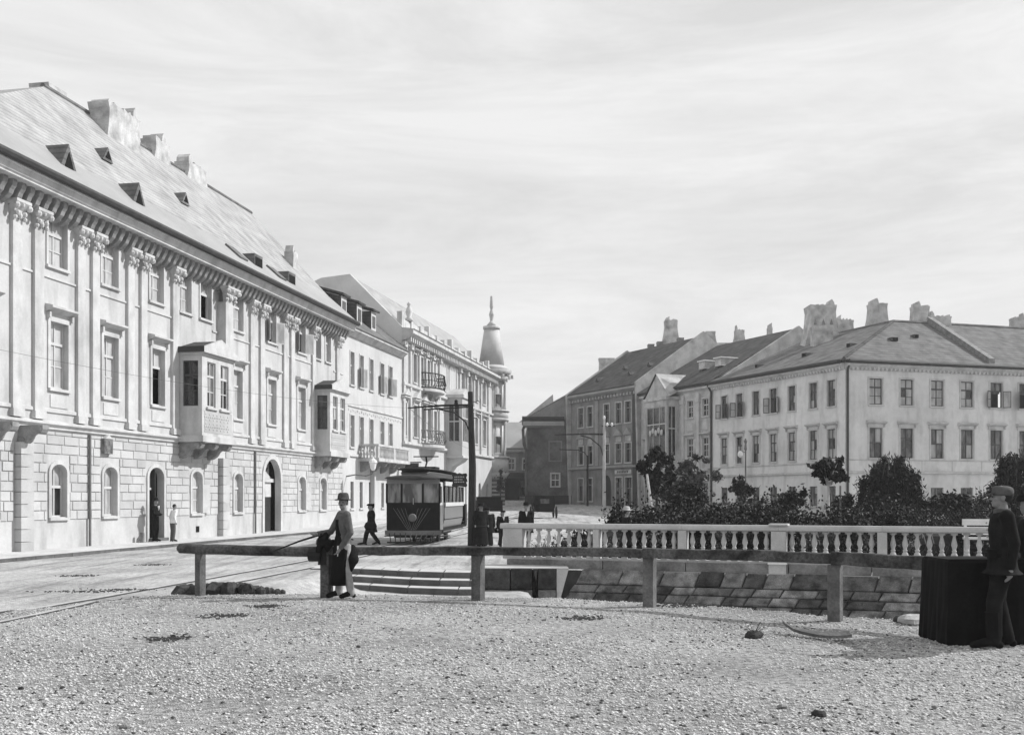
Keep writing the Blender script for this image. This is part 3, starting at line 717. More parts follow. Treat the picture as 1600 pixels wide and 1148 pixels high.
for a, b in PIL:
    big = b-a > .7; d = -.42 if big else -.12
    zb = 8.9 if big else 4.67
    p = bx('pilaster', A_, M['trim'], a, b, d, 0, zb, 11.24)
    if not big: bx('pilaster_base', A_, M['trim'], a-.06, b+.06, d-.06, 0, 4.67, 4.94)
    inst('capital', capm, A_, ((a+b)/2, d+.16, 11.24), (0,0,0), ((b-a)/.52, 1, 1))
for i, (a, b) in enumerate(fw):
    window(A_, a, 5.85, b-a, 2.37, cols=2, rows=(.32, .66), fm='frame', g='gp', surround=.16, hood=.32, inset=.17, openk=None if i not in (4,) else 'dark' )
    bx('apron_panel', A_, M['trim'], a+.0, b-.0, -.03, .0, 5.15, 5.6)
for i, (a, b) in enumerate(sw):
    ok = {6: 'dark', 8: 'out', 9: 'out', 10: 'dark'}.get(i)
    window(A_, a, 10.22, b-a, 1.8, cols=2, rows=(.36, .68), fm='frame', g='gp', surround=.12, openk=ok, inset=.17)
bx('niche_relief', A_, M['stone'], 4.95, 5.55, -.18, 0, 3.62, 4.2)
MB().prism([(5.0, 4.2), (5.5, 4.2), (5.25, 4.36)], -.2, 0, 'y').build('relief_hood', M['trim'], A_)
for s in (4.1, 19.1): MB().tube([(s, -.1, 4.3), (s, -.1, .1)], .055, 6).build('downpipe', M['irong'], A_)
bx('cellar_vent', A_, M['dark'], 12.8, 13.1, -.02, .02, .35, .62)
MB().tube([(7.55, -.3, .05), (7.55, -.3, .5)], .09, 8).build('guard_stone', M['stone2'], A_)

def bay(parent, a, b, off, z0, z1, nwin):
    # masonry box
    for kind in (0,):
        fwid = b-a; n = nwin; ww = .82; gap_ = (fwid-n*ww)/(n+1); hs = [(gap_+k*(ww+gap_), gap_+k*(ww+gap_)+ww, 1.3, 3.3) for k in range(n)]
        wall(parent, M['trim'], 0, fwid, 0, z1-z0, hs, .14, name='bay_front', loc=(a, -off, z0))
        sd = off; h1 = [(sd*.2, sd*.84, 1.3, 3.3)]
        wall(parent, M['trim'], 0, sd, 0, z1-z0, h1, .14, name='bay_side', loc=(a, 0, z0), rz=-PI/2)
        wall(parent, M['trim'], 0, sd, 0, z1-z0, h1, .14, name='bay_side', loc=(b, -off, z0), rz=PI/2)
        for q in hs: window(parent, a+q[0], z0+q[2], ww, q[3]-q[2], y=-off, cols=2, rows=(.32, .66), fm='frame', g='gm', inset=.08, sill=True)
        window(parent, a, z0+1.3, sd*.64, 2.0, y=-sd*.2, rz=-PI/2, cols=1, rows=(.32, .66), fm='framed', g='gd', inset=.08, sill=False)
        # sloping slab roof, cornice, pediment, floor slab
        MB().box(a-.06, b+.06, -off-.06, 0, z1-z0, z1-z0+.10).build('bay_cornice', M['trim'], parent, loc=(0, 0, z0))
        MB().box(a-.2, b+.2, -off-.2, 0, z1-z0+.102, z1-z0+.30).build('bay_cornice', M['trim'], parent, loc=(0, 0, z0))
        MB().prism([(a-.2, z1+.302), (b+.2, z1+.302), ((a+b)/2, z1+.86)], -off-.18, -off-.03, 'y').build('pediment', M['trim'], parent)
        MB().prism([(a-.18, z1+.304), (b+.18, z1+.304), ((a+b)/2, z1+.80)], -off-.025, 0, 'y').build('bay_roof', M['gutter'], parent)
        MB().box(a-.1, b+.1, -off-.1, 0, -.28, -.001).build('bay_floor', M['trim'], parent, loc=(0, 0, z0))
        # fretwork relief on the apron
        fx = MB()
        for r in range(2):
            k = 0; x = a+.35
            while x < b-.35:
                for (dx, dz) in ((0, .12), (.09, 0), (0, -.12), (-.09, 0)): fx.ball((x+dx, -off-.01, z0+.42+r*.42+dz), (.045, .04, .05), 5, 3)
                x += .36
        fx.build('fretwork', M['trim'], parent)
        bx('apron_panel', parent, M['stucco2'], a+.2, b-.2, -off-.012, -off, z0+.15, z0+1.12)
        bx('bay_flashing', parent, M['gutter'], a-.21, a-.2, -off-.21, 0, z1+.1, z1+.36)
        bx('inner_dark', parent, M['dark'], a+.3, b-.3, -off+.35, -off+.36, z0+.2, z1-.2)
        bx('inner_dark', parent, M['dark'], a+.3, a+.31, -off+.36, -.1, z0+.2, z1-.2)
        for k in range(3):
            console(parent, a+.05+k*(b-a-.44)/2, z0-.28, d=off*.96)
bay(A_, 11.1, 14.25, 1.15, 4.66, 8.2, 2)
bay(A_, 27.6, 30.75, 1.0, 4.66, 8.2, 2)
# roof
def slab(parent, m, pts, th=.08, name='roof'):
    v = [Vector(p) for p in pts]; n = (v[1]-v[0]).cross(v[2]-v[0]).normalized()
    if n.z < 0: n = -n
    k = len(v)
    return MB().add([tuple(p) for p in v]+[tuple(p+n*th) for p in v], [tuple(range(k)), tuple(range(2*k-1, k-1, -1))]+[(i, (i+1) % k, k+(i+1) % k, k+i) for i in range(k)]).build(name, m, parent)
slab(A_, M['tin'], [(-6.5, -.98, 12.98), (S1, -.98, 12.98), (S1, 1.0, 14.7), (-2.0, 1.0, 14.7)], name='roof_skirt')
slab(A_, M['slate'], [(-2.0, 1.0, 14.7), (S1, 1.0, 14.7), (S1, 6.2, 20.2), (10.5, 6.2, 20.2)])
slab(A_, M['slate'], [(10.5, 6.2, 20.2), (S1, 6.2, 20.2), (S1, 12.5, 13.0), (-6.5, 12.5, 13.0)], name='roof_rear')
slab(A_, M['slate'], [(-6.5, -.98, 12.98), (-2.0, 1.0, 14.7), (10.5, 6.2, 20.2), (-6.5, 12.5, 13.0)], name='roof_hip')
MB().prism([(-.9, 12.9), (1.0, 14.68), (6.2, 20.15), (12.4, 13.3)], S1-.3, S1-.02, 'x').build('gable_wall', M['flare_gable'], A_)
MB().tube([(10.5, 6.2, 20.3), (S1, 6.2, 20.3)], .13, 6).build('ridge_tiles', M['slatem'], A_)
def eye_dormer(parent, x, y, z, w_, h, m1, m2, d=1.6):
    mb = MB().prism([(x-w_/2, z), (x+w_/2, z), (x, z+h)], y, y+d, 'y'); o = mb.build('dormer', m1, parent)
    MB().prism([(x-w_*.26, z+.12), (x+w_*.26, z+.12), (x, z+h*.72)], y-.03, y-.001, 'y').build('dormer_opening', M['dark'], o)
for x in (3.2, 8.2): eye_dormer(A_, x, .2, 13.9, 1.2, 1.1, M['slatem'], None)
for x, y, z in ((9.5, 2.4, 16.4), (16.5, 2.4, 16.4)): eye_dormer(A_, x, y, z, .8, .6, M['slatem'], None, 1.0)
for x in (19.5, 24.0): 
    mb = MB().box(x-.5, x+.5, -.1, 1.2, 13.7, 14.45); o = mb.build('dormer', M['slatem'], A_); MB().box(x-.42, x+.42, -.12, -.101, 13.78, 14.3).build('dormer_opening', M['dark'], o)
for x in (17., 22.):
    slab(A_, M['slatem'], [(x, -.2, 13.75), (x+.9, -.2, 13.75), (x+.9, .6, 14.45), (x, .6, 14.45)], .1, 'skylight')
chimney(A_, M['chim'], 15.4, 5.6, 18.2, 20.8, 2.7, 1.1, .4, 0, 6)
chimney(A_, M['chim'], 11.8, 6.8, 18.6, 20.7, 1.3, 1.0, .8, 0, 0)
chimney(A_, M['chim'], 20.6, 6.3, 19.2, 21.0, 1.4, .9, .5, 0, 2)
chimney(A_, M['chim'], 24.6, 6.3, 19.2, 20.9, 2.0, .9, .8, 0, 3)
chimney(A_, M['chim'], 30.0, 2.4, 15.9, 17.0, .7, .6, .1, 0, 2)

# ------------------------------------------------------------ house B
B_ = thing('plain_house', 'plain pale three storey house with a stone balcony and three roof dormers', 'building', FB.w(0, 0), FB.rz)
bs = [(-.1, .55), (1.51, 2.25), (3.35, 4.1), (5.4, 6.15), (7.75, 8.55), (9.7, 10.5)]
b2 = [(a, b, 9.3, 11.42) for a, b in bs if a > 0]; b1 = [(a, b, 5.25, 7.3) for a, b in bs if a > 0]; bg_ = [(1.6, 2.2, 1.25, 2.98), (3.4, 4.0, 1.25, 2.98), (5.3, 6.4, .1, 3.0), (8.0, 8.6, 1.25, 2.98), (10.2, 11.2, .1, 3.0)]
wall(B_, M['stuccoB'], .02, 12.9, -.3, 12.8, b2+b1+bg_, .25)
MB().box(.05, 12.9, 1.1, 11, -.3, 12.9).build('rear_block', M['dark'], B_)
for i, h in enumerate(b2): window(B_, h[0], h[2], h[1]-h[0], 2.12, rows=(.4, .7), fm='frame', g='gm', inset=.15, openk={1: 'out', 3: 'out', 4: 'out'}.get(i), surround=.08)
for h in b1: window(B_, h[0], h[2], h[1]-h[0], 2.05, rows=(.36, .68), fm='frame', g='gm', inset=.15, surround=.08)
for i in (0, 1, 3): h = bg_[i]; window(B_, h[0], h[2], h[1]-h[0], 1.73, rows=(.36,), fm='framem', g='gd', inset=.15)
for i in (2, 4): bx('door_leaf', B_, M['doord'], bg_[i][0], bg_[i][1], .2, .24, .1, 3.0)
bx('guard_pier', B_, M['stuccoB'], 5.6, 5.9, -.3, 0, 0, 3.9)
band(B_, M['trim'], .02, 12.9, [(0, 12.4), (-.15, 12.42), (-.35, 12.62), (-.5, 12.72), (-.5, 12.84), (0, 12.88)], 'cornice')
band(B_, M['trim'], .02, 12.9, [(0, 7.85), (-.08, 7.87), (-.08, 7.97), (0, 8.0)]); band(B_, M['trim'], .02, 12.9, [(0, 4.6), (-.12, 4.62), (-.12, 4.78), (0, 4.8)])
fr_ = MB()
for k in range(30): fr_.ball((.4+k*.42, -.01, 7.65-.08*(k % 2)), (.10, .04, .09), 6, 3)
fr_.build('stucco_garland', M['trim'], B_)
MB().tube([(.02, -.5, 12.9), (12.9, -.5, 12.9)], .08, 6).build('gutter', M['irong'], B_)
slab(B_, M['slatem'], [(.02, -.5, 12.88), (12.9, -.5, 12.88), (12.9, 5, 17.3), (.02, 5, 17.3)]); slab(B_, M['slatem'], [(.02, 5, 17.3), (12.9, 5, 17.3), (12.9, 11, 13), (.02, 11, 13)], name='roof_rear')
for x in (1.2, 4.2, 7.2):
    d = MB().prism([(x-.5, 13.5), (x+.5, 13.5), (x+.5, 14.9), (x-.5, 14.9)], .3, 2.6, 'y').build('dormer', M['stuccoB'], B_)
    slab(d, M['slated'], [(x-.7, .1, 14.92), (x+.7, .1, 14.92), (x+.7, 3.4, 15.9), (x-.7, 3.4, 15.9)], .12, 'dormer_roof')
    bx('dormer_window', d, M['gd'], x-.3, x+.3, .27, .299, 13.8, 14.6)
    slab(d, M['slated'], [(x-.52, .32, 13.52), (x-.52, 2.6, 13.52), (x-.52, 2.6, 14.9), (x-.52, .32, 14.9)], .02, 'dormer_cheek')
# balcony
bz = 4.35; y0 = -1.3
bx('balcony_slab', B_, M['trim'], 3.2, 10.4, y0-.1, 0, bz, bz+.22)
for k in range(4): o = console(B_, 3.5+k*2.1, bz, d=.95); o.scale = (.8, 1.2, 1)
bx('balcony_rail', B_, M['trim'], 3.2, 10.4, y0-.08, y0+.14, bz+1.0, bz+1.14)
for (a) in (3.2, 6.7, 10.1): bx('balcony_pier', B_, M['trim'], a, a+.3, y0-.05, y0+.12, bz+.22, bz+1.0)
bx('balcony_rail', B_, M['trim'], 3.2, 3.42, y0+.15, 0, bz+1.0, bz+1.14)
bb = MB().lathe([(.09, 0), (.04, .08), (.10, .25), (.04, .5), (.05, .6), (.09, .78)], 7).mesh('balcony_baluster', M['trim'], True)
for k in range(22):
    x = 3.6+k*.3
    if abs(x-6.85) > .2: inst('balcony_baluster', bb, B_, (x, y0+.03, bz+.22))
for k in range(5): inst('balcony_baluster', bb, B_, (3.31, y0+.3+k*.22, bz+.22))

# ------------------------------------------------------------ house C, ornate, with turret
C_ = thing('ornate_house', 'tall ornate pale house with an oriel, running up to its round corner turret', 'building', FB.w(0, 0), FB.rz)
c0, c1 = 12.94, 44.6
ct = [(12.98+.1, 13.8), (15.9, 16.8), (17.8, 18.7), (19.65, 20.6), (21.6, 22.4)]
cth = [(a, b, 10.95, 13.15) for a, b in ct]+[(a, b, 11.3, 13.5) for a, b in ((31.4, 32.7), (34.1, 35.4), (36.8, 38.1), (40.3, 41.6))]
cf = [(13.1, 14.1), (15.95, 17.0), (18.2, 19.2), (19.95, 21.0), (21.8, 22.8)]
cfh = [(a, b, 6.7, 9.15) for a, b in cf]+[(a, b, 7.2, 9.7) for a, b in ((31.4, 32.7), (34.1, 35.4), (36.8, 38.1), (40.4, 41.8))]
cgh = [(a, a+1.0, 1.3, 3.4, .4) for a in (14, 17.5, 21, 24.5, 28, 31.5, 35, 38.5, 42)]
wall(C_, M['stuccoC'], c0, c1, -.3, 14.5, cth+cfh+cgh, .3)
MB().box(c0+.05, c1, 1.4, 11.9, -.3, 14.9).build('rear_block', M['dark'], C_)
for i, h in enumerate(cth): window(C_, h[0], h[2], h[1]-h[0], h[3]-h[2], rows=(.33, .66), fm='frame', g='gd' if i < 5 else 'gl', inset=.2, surround=.14, hood=.2)
for i, h in enumerate(cfh):
    o = window(C_, h[0], h[2], h[1]-h[0], h[3]-h[2], rows=(.33, .66), fm='frame', g='gm' if i < 5 else 'gl', inset=.2, surround=.14, hood=.25)
    if i < 5:
        a, b = h[:2]; MB().prism([(a-.35, 9.68), (b+.35, 9.68), ((a+b)/2, 10.2)], -.35, 0, 'y').build('pediment', M['trim'], C_)
for h in cgh: bx('shop_window', C_, M['gm'], h[0], h[1], .2, .24, 1.3, 3.4); bx('shop_mullion', C_, M['framem'], (h[0]+h[1])/2-.05, (h[0]+h[1])/2+.05, .15, .19, 1.3, 3.4)
for (z, d) in ((5.9, .25), (10.35, .2)): band(C_, M['trim'], c0, c1, [(0, z), (-d, z+.1), (-d, z+.28), (0, z+.34)])
band(C_, M['trim'], c0-.05, c1+.2, [(0, 13.75), (-.3, 13.85), (-.75, 14.2), (-.9, 14.28), (-.9, 14.55), (-1.0, 14.6), (0, 14.75)], 'cornice')
dm = MB().box(0, .22, -.62, 0, 13.72, 14.05).mesh('dentil', M['trim'])
s = c0+.3
while s < c1: inst('dentil', dm, C_, (s, 0, 0)); s += .55
for a in (13.0, 14.7, 17.2, 19.1, 21.1, 23.3, 30.4, 33.2, 36.0, 39.0, 42.4):
    bx('pilaster', C_, M['trim'], a, a+.42, -.16, 0, 6.25, 13.7); bx('pilaster_cap', C_, M['trim'], a-.1, a+.52, -.3, 0, 13.3, 13.7)
for a, b in ((24.0, 26.3), (26.9, 29.6)): 
    for (p, q, z0_, z1_) in ((a, b, 13.9, 14.0), (a, b, 11.1, 11.2), (a, a+.1, 11.2, 13.9), (b-.1, b, 11.2, 13.9)): bx('panel_moulding', C_, M['trim'], p, q, -.06, 0, z0_, z1_)
# attic parapet
for a, b, z in ((c0+.2, 24, 16.0), (24, c1, 15.85)):
    bx('parapet', C_, M['trim'], a, b, .15, .4, 14.7, z-.5)
for k, a in enumerate(np.arange(c0+.2, c1, 2.5)): bx('parapet_post', C_, M['trim'], a, a+.5, .05, .45, 14.7, 15.6 if k % 3 else 16.0)
a = FB.s_(643, 0); fo = MB().lathe([(.3, 0), (.3, .2), (.16, .3), (.28, .7), (.2, 1.0), (.1, 1.15), (.18, 1.3), (.04, 1.5)], 10).build('finial', M['trim'], C_, True, loc=(a, .2, 15.6))
# oriel
def oriel(parent, a, b, off, z0, z1, m, gl='gm'):
    wall(parent, m, 0, b-a, 0, z1-z0, [(.25, b-a-.25, 1.2, z1-z0-.6)], .12, name='oriel_front', loc=(a, -off, z0))
    wall(parent, m, 0, off, 0, z1-z0, [(.2, off-.25, 1.2, z1-z0-.6)], .12, name='oriel_side', loc=(a, 0, z0), rz=-PI/2)
    wall(parent, m, 0, off, 0, z1-z0, [(.2, off-.25, 1.2, z1-z0-.6)], .12, name='oriel_side', loc=(b, -off, z0), rz=PI/2)
    window(parent, a+.25, z0+1.2, b-a-.5, z1-z0-1.8, y=-off, cols=3, rows=(.35,), fm='frame', g=gl, inset=.06, sill=False)
    window(parent, a, z0+1.2, off-.45, z1-z0-1.8, y=-.2, rz=-PI/2, cols=2, rows=(.45,), fm='frame', g='gd', inset=.06, sill=False)
    window(parent, b, z0+1.2, off-.45, z1-z0-1.8, y=-off+.2, rz=PI/2, cols=2, rows=(.45,), fm='frame', g=gl, inset=.06, sill=False)
    bx('oriel_top', parent, M['trim'], a-.15, b+.15, -off-.15, 0, z1, z1+.28); bx('oriel_floor', parent, M['trim'], a-.1, b+.1, -off-.1, 0, z0-.2, z0-.001)
    MB().prism([(0, z0-.2), (-off, z0-.2), (-off*.8, z0-.5), (-off*.3, z0-.9), (0, z0-1.5)], a+.3, b-.3, 'x').build('oriel_corbel', m, parent)
oa = FB.s_(697); oriel(C_, oa, oa+2.6, 1.45, 5.6, 10.6, M['stuccoC'])
MB().prism([(oa-.1, 10.9), (oa+2.7, 10.9), (oa+1.3, 11.5)], -1.5, 0, 'y').build('oriel_gablet', M['trim'], C_)
# two bowed iron balconies
def bowbal(parent, a, b, z, d, h, m):
    mb = MB(); n = 10; P = [((a+b)/2-(b-a)/2*math.cos(PI*k/n), -d*math.sin(PI*k/n)) for k in range(n+1)]
    for zz, r in ((z, .05), (z+h, .05), (z+h*.5, .03)): mb.tube([(p[0], p[1], zz) for p in P], r, 5)
    for k in range(n):
        for f in (0, .5):
            x, y = lerp(P[k][0], P[k+1][0], f), lerp(P[k][1], P[k+1][1], f); mb.tube([(x, y, z), (x*.9+.1*(a+b)/2, y*1.12, z+h*.35), (x, y, z+h)], .028, 4)
    o = mb.build('iron_balcony', m, parent); MB().prism(P, z-.28, z-.03, 'z').build('balcony_floor', M['trim'], o); return o
bowbal(C_, 17.9, 22.9, 10.75, 1.2, 1.15, M['iron']); bowbal(C_, 17.6, 22.7, 6.25, 1.3, 1.05, M['irong'])
# gable wall facing the square, roofs
MB().prism([(0, -.3), (0, 14.8), (4.1, 18.9), (6.4, 18.7), (13, 16), (13, -.3)], c0-.02, c0+.25, 'x').build('gable_wall', M['flare_gable'], C_)
slab(C_, M['slate'], [(c0, .3, 14.8), (c1, .3, 14.8), (c1, 4.1, 18.7), (c0, 4.1, 18.7)]); slab(C_, M['slate'], [(c0, 4.1, 18.7), (c1, 4.1, 18.7), (c1, 13, 15.5), (c0, 13, 15.5)], name='roof_rear')
MB().box(c1-.02, c1, .02, 12, 0, 15).build('end_wall', M['stuccoC'], C_)
# turret
ty = .6; tx = FB.s_(768, ty); TS = 1.13
def ring(z0, z1, r0, r1, m, name, n=20): return MB().lathe([(r0*TS, z0), (r1*TS, z1)], n, (tx, ty, 0)).build(name, m, C_, True)
ring(-.3, 4.0, 1.25, 1.25, M['stuccoR2'], 'turret_base')
for k in range(9): MB().lathe([(1.29*TS, .25+.42*k), (1.29*TS, .52+.42*k)], 20, (tx, ty, 0)).build('turret_band', M['stuccoR4'], C_)
for (z0, z1, r0, r1, m, nm) in ((4.0, 4.6, 1.4, 1.75, 'trim', 'turret_corbel'), (4.6, 6.1, 1.62, 1.62, 'stuccoC', 'turret_apron'), (6.1, 6.3, 1.72, 1.72, 'trim', 'turret_ring'),
    (6.3, 10.0, 1.18, 1.18, 'stuccoR', 'turret_drum'), (10.0, 10.3, 1.6, 1.7, 'trim', 'turret_ring'), (10.3, 11.0, 1.6, 1.6, 'stuccoC', 'turret_apron'), (11.0, 11.2, 1.7, 1.7, 'trim', 'turret_ring'), (11.2, 14.2, 1.18, 1.18, 'stuccoR', 'turret_drum'),
    (14.2, 14.9, 1.5, 1.6, 'stuccoC', 'turret_frieze'), (14.9, 15.4, 1.75, 2.0, 'trim', 'turret_cornice'), (15.4, 15.9, 1.8, 1.3, 'conet', 'turret_skirt'), (15.9, 19.8, 1.22, .70, 'conet', 'turret_cone'), (19.8, 20.1, .80, .80, 'trim', 'turret_crown'), (20.15, 20.7, .5, .12, 'conet', 'turret_cap')):
    ring(z0, z1, r0, r1, M[m], nm)
MB().lathe([(.15, 20.65), (.2, 21.0), (.28, 21.4), (.12, 21.9), (.2, 22.2), (.13, 23.3), (.02, 23.4)], 8, (tx, ty, 0)).build('turret_spire', M['conet'], C_)
for k in range(6):
    t = 2*PI*k/6+.25
    for z0, z1 in ((6.3, 10.0), (11.2, 14.2)):
        MB().lathe([(.17, z0), (.13, z0+.3), (.12, z1-.3), (.2, z1)], 8, (tx+1.6*math.cos(t), ty+1.6*math.sin(t), 0)).build('turret_column', M['trim'], C_, True)
for k in range(16):
    t = 2*PI*k/16; o = MB().box(-.1, .1, -.25, 0, 14.6, 14.88).build('turret_dentil', M['trim'], C_, loc=(tx+2.1*math.cos(t), ty+2.1*math.sin(t), 0), rz=t+PI/2)
for k in range(6):
    t = 2*PI*(k+.5)/6+.25
    for z0, h in ((6.6, 3.0), (11.4, 2.4)):
        o = window(C_, 0, 0, .85, h, cols=1, rows=(.4,), fm='frame', g='gl', inset=0, sill=False)
        rz = t+PI/2; o.location = (tx+1.30*math.cos(t)-.425*math.cos(rz)+.05*math.cos(t), ty+1.30*math.sin(t)-.425*math.sin(rz)+.05*math.sin(t), z0); o.rotation_euler = (0, 0, rz)
# ------------------------------------------------------------ right row: corner house (two fronts)
FL = Frame(17.5, 96, 7, -16); FR = Frame(24.5, 80, 15.3, 4.6)
R_ = thing('corner_house', 'big grey three storey corner house with two window fronts behind the garden on the right', 'building', (24.5, 80, 0), 0)
def sub(fr):
    """matrix from a facade frame to the building's own empty"""
    return Matrix.Translation((fr.o[0]-24.5, fr.o[1]-80, 0)) @ Matrix.Rotation(fr.rz, 4, 'Z')
class Wing:
    """builds parts in a wing's local frame, then re-bases them onto the house"""
    def __init__(s, fr, house, base): s.fr = fr; s.house = house; s.M = Matrix.Translation((fr.o[0]-base[0], fr.o[1]-base[1], 0)) @ Matrix.Rotation(fr.rz, 4, 'Z')
    def __enter__(s):
        s.tmp = bpy.data.objects.new('wing_tmp', None); COL.objects.link(s.tmp); return s.tmp
    def __exit__(s, *a):
        for o in list(s.tmp.children):
            o.parent = s.house; o.matrix_parent_inverse = Matrix()
            o.matrix_local = s.M @ (Matrix.LocRotScale(o.location, o.rotation_euler, o.scale))
        bpy.data.objects.remove(s.tmp)
ZT, Z1, Z0 = (8.78, 10.72), (4.85, 7.07), (1.3, 2.8)
LL = math.hypot(7, 16)
ls = [1.67, 3.88, 6.19, 8.5, 10.85, 13.42, 15.5]
rs = [2.04+2.695*k for k in range(9)]
with Wing(FL, R_, (24.5, 80)) as T:
    ww = .92; hs = [(a, a+ww, *Z) for a in ls for Z in (ZT, Z1)]+[(a, a+ww, *Z0) for a in ls]
    wall(T, M['stuccoR'], 0, LL, -.2, 11.9, hs, .2)
    for i, a in enumerate(ls):
        window(T, a, ZT[0], ww, 1.94, rows=(.37, .68), fm='framed', g='gm', inset=.10, openk='out' if i in (0, 1, 3) else None, surround=.10)
        window(T, a, Z1[0], ww, 2.22, rows=(.33, .66), fm='framed', g='gl', inset=.10, hood=.28, surround=.12)
        window(T, a, Z0[0], ww, 1.5, rows=(.4,), fm='framed', g='gm', inset=.10)
    band(T, M['trim'], 0, LL, [(0, 11.35), (-.12, 11.45), (-.3, 11.62), (-.42, 11.66), (-.42, 11.8), (0, 11.85)], 'cornice')
    band(T, M['trim'], 0, LL, [(0, 3.70), (-.16, 3.74), (-.16, 3.88), (0, 3.92)]); band(T, M['trim'], 0, LL, [(0, 4.5), (-.05, 4.51), (-.05, 4.6), (0, 4.61)])
    d = MB().box(0, .16, -.24, 0, 11.36, 11.56).mesh('dentil', M['trim']); s = .1
    while s < LL-.1: inst('dentil', d, T, (s, 0, 0)); s += .36
    MB().tube([(0, -.5, 11.96), (LL, -.5, 11.96)], .15, 6).build('gutter', M['gutter'], T)
    MB().tube([(.15, -.45, 11.9), (.3, -.12, 11.2), (.3, -.12, 0)], .09, 6).build('downpipe', M['gutter'], T)
    for k in range(8): bx('course_groove', T, M['irong'], 0, LL, -.003, .0, .7+.38*k, .73+.38*k) if False else bx('rustic_course', T, M['stuccoR'], 0, 1.4, -.03, 0, .72+.36*k, 1.05+.36*k)
with Wing(FR, R_, (24.5, 80)) as T:
    LR = 26.5; ww = 1.14; hs = [(a, a+ww, *Z) for a in rs for Z in ((8.85, 10.78), (4.9, 7.12))]+[(a, a+ww, 1.2, 2.7) for a in rs]
    wall(T, M['stuccoR'], 0, LR, -.2, 11.9, hs, .2)
    for i, a in enumerate(rs):
        window(T, a, 8.85, ww, 1.93, rows=(.34, .67), fm='framed', g='gl' if i < 4 else 'gm', inset=.10, openk='out' if i in (4, 5) else None, surround=.12)
        window(T, a, 4.9, ww, 2.22, rows=(.5,) if i != 1 else (.33, .66), fm='framed', g='gm', inset=.10, hood=.28, surround=.12)
        window(T, a, 1.2, ww, 1.5, rows=(.4,), fm='framem', g='gd', inset=.10)
        bx('apron_line', T, M['trim'], a+ww+.75, a+ww+.81, -.02, 0, 3.95, 4.7)
    band(T, M['trim'], 0, LR, [(0, 11.35), (-.12, 11.45), (-.3, 11.62), (-.42, 11.66), (-.42, 11.8), (0, 11.85)], 'cornice')
    band(T, M['trim'], 0, LR, [(0, 3.70), (-.16, 3.74), (-.16, 3.88), (0, 3.92)]); band(T, M['trim'], 0, LR, [(0, 4.7), (-.05, 4.71), (-.05, 4.78), (0, 4.79)])
    s = .1
    while s < LR-.1: inst('dentil', d, T, (s, 0, 0)); s += .36
    MB().tube([(0, -.5, 11.96), (LR, -.5, 11.96)], .15, 6).build('gutter', M['gutter'], T)
    MB().tube([(.12, -.3, 11.7), (.12, -.14, 11.3), (.12, -.14, 0)], .09, 6).build('downpipe', M['gutter'], T)
# roof in building-local world axes
def wp(fr, x, y, z): a = fr.w(x, y, z); return (a[0]-24.5, a[1]-80, z)
E0, ER = 12.0, 16.3
c_eave = None
nl, nr = Vector((-FL.u[1], FL.u[0])), Vector((-FR.u[1], FR.u[0]))
def inter(dl, dr):     # point dl in from the left front and dr in from the right front
    A = np.array([[nl.x, nl.y], [nr.x, nr.y]]); q = np.linalg.solve(A, np.array([dl, dr])); return (q[0], q[1])
ce = inter(-.5, -.5); pk = inter(10, 7)
le = wp(FL, 0, -.5, E0); lr = wp(FL, 0, 10, ER); re_ = wp(FR, LR, -.5, E0); rr = wp(FR, LR, 7, ER)
slab(R_, M['slatem'], [le, (ce[0], ce[1], E0), (pk[0], pk[1], ER), lr], name='roof')
slab(R_, M['slatem'], [(ce[0], ce[1], E0), re_, rr, (pk[0], pk[1], ER)], name='roof')
slab(R_, M['slatem'], [lr, (pk[0], pk[1], ER), wp(FL, LL, 19, 12), wp(FL, 0, 19, 12)], name='roof_rear')
slab(R_, M['slatem'], [(pk[0], pk[1], ER), rr, wp(FR, LR, 15, 12), wp(FR, 8, 15, 12)], name='roof_rear')
MB().tube([(ce[0], ce[1], E0+.1), (pk[0], pk[1], ER+.12), ], .13, 6).build('hip_tiles', M['slated'], R_)
MB().tube([lr, (pk[0], pk[1], ER+.12), (rr[0], rr[1], ER+.1)], .13, 6).build('ridge_tiles', M['slatem'], R_)
MB().add([wp(FL, 0, 0, 0), wp(FL, 0, 19, 0), wp(FL, 0, 19, 12), wp(FL, 0, 10, 16.2), wp(FL, 0, 0, 12)], [(0,1,2,3,4)]).build('gable_wall', M['fire'], R_)
# parapet fire wall across the right wing
fx = 12.5
MB().add([wp(FR, fx, -.3, 12.0), wp(FR, fx, 7, 16.3), wp(FR, fx, 7, 16.95), wp(FR, fx, -.3, 12.6), wp(FR, fx+.5, -.3, 12.0), wp(FR, fx+.5, 7, 16.3), wp(FR, fx+.5, 7, 16.95), wp(FR, fx+.5, -.3, 12.6)],
  [(0,1,2,3),(4,5,6,7),(3,2,6,7),(0,3,7,4)]).build('fire_wall', M['chimd'], R_)
for (fr, x, y, sx) in ((FL, 4.5, 1.9, .5), (FL, 9.5, 2.9, .8), (FL, 14.2, 3.4, .6), (FR, 6.4, 3.2, .8), (FR, 18.5, 1.9, .8), (FR, 9.0, 4, .5)):
    z = E0+(y+.5)/(10.5 if fr is FL else 7.5)*(ER-E0)
    a = wp(fr, x, y, z); o = MB().prism([(-.35*sx, .0), (.35*sx, 0), (.35*sx, .28), (-.35*sx, .28)], -.3, .5, 'y').build('skylight', M['slated'], R_, loc=a, rz=fr.rz)
    MB().box(-.28*sx, .28*sx, -.33, -.301, .04, .24).build('skylight_glass', M['dark'], o)
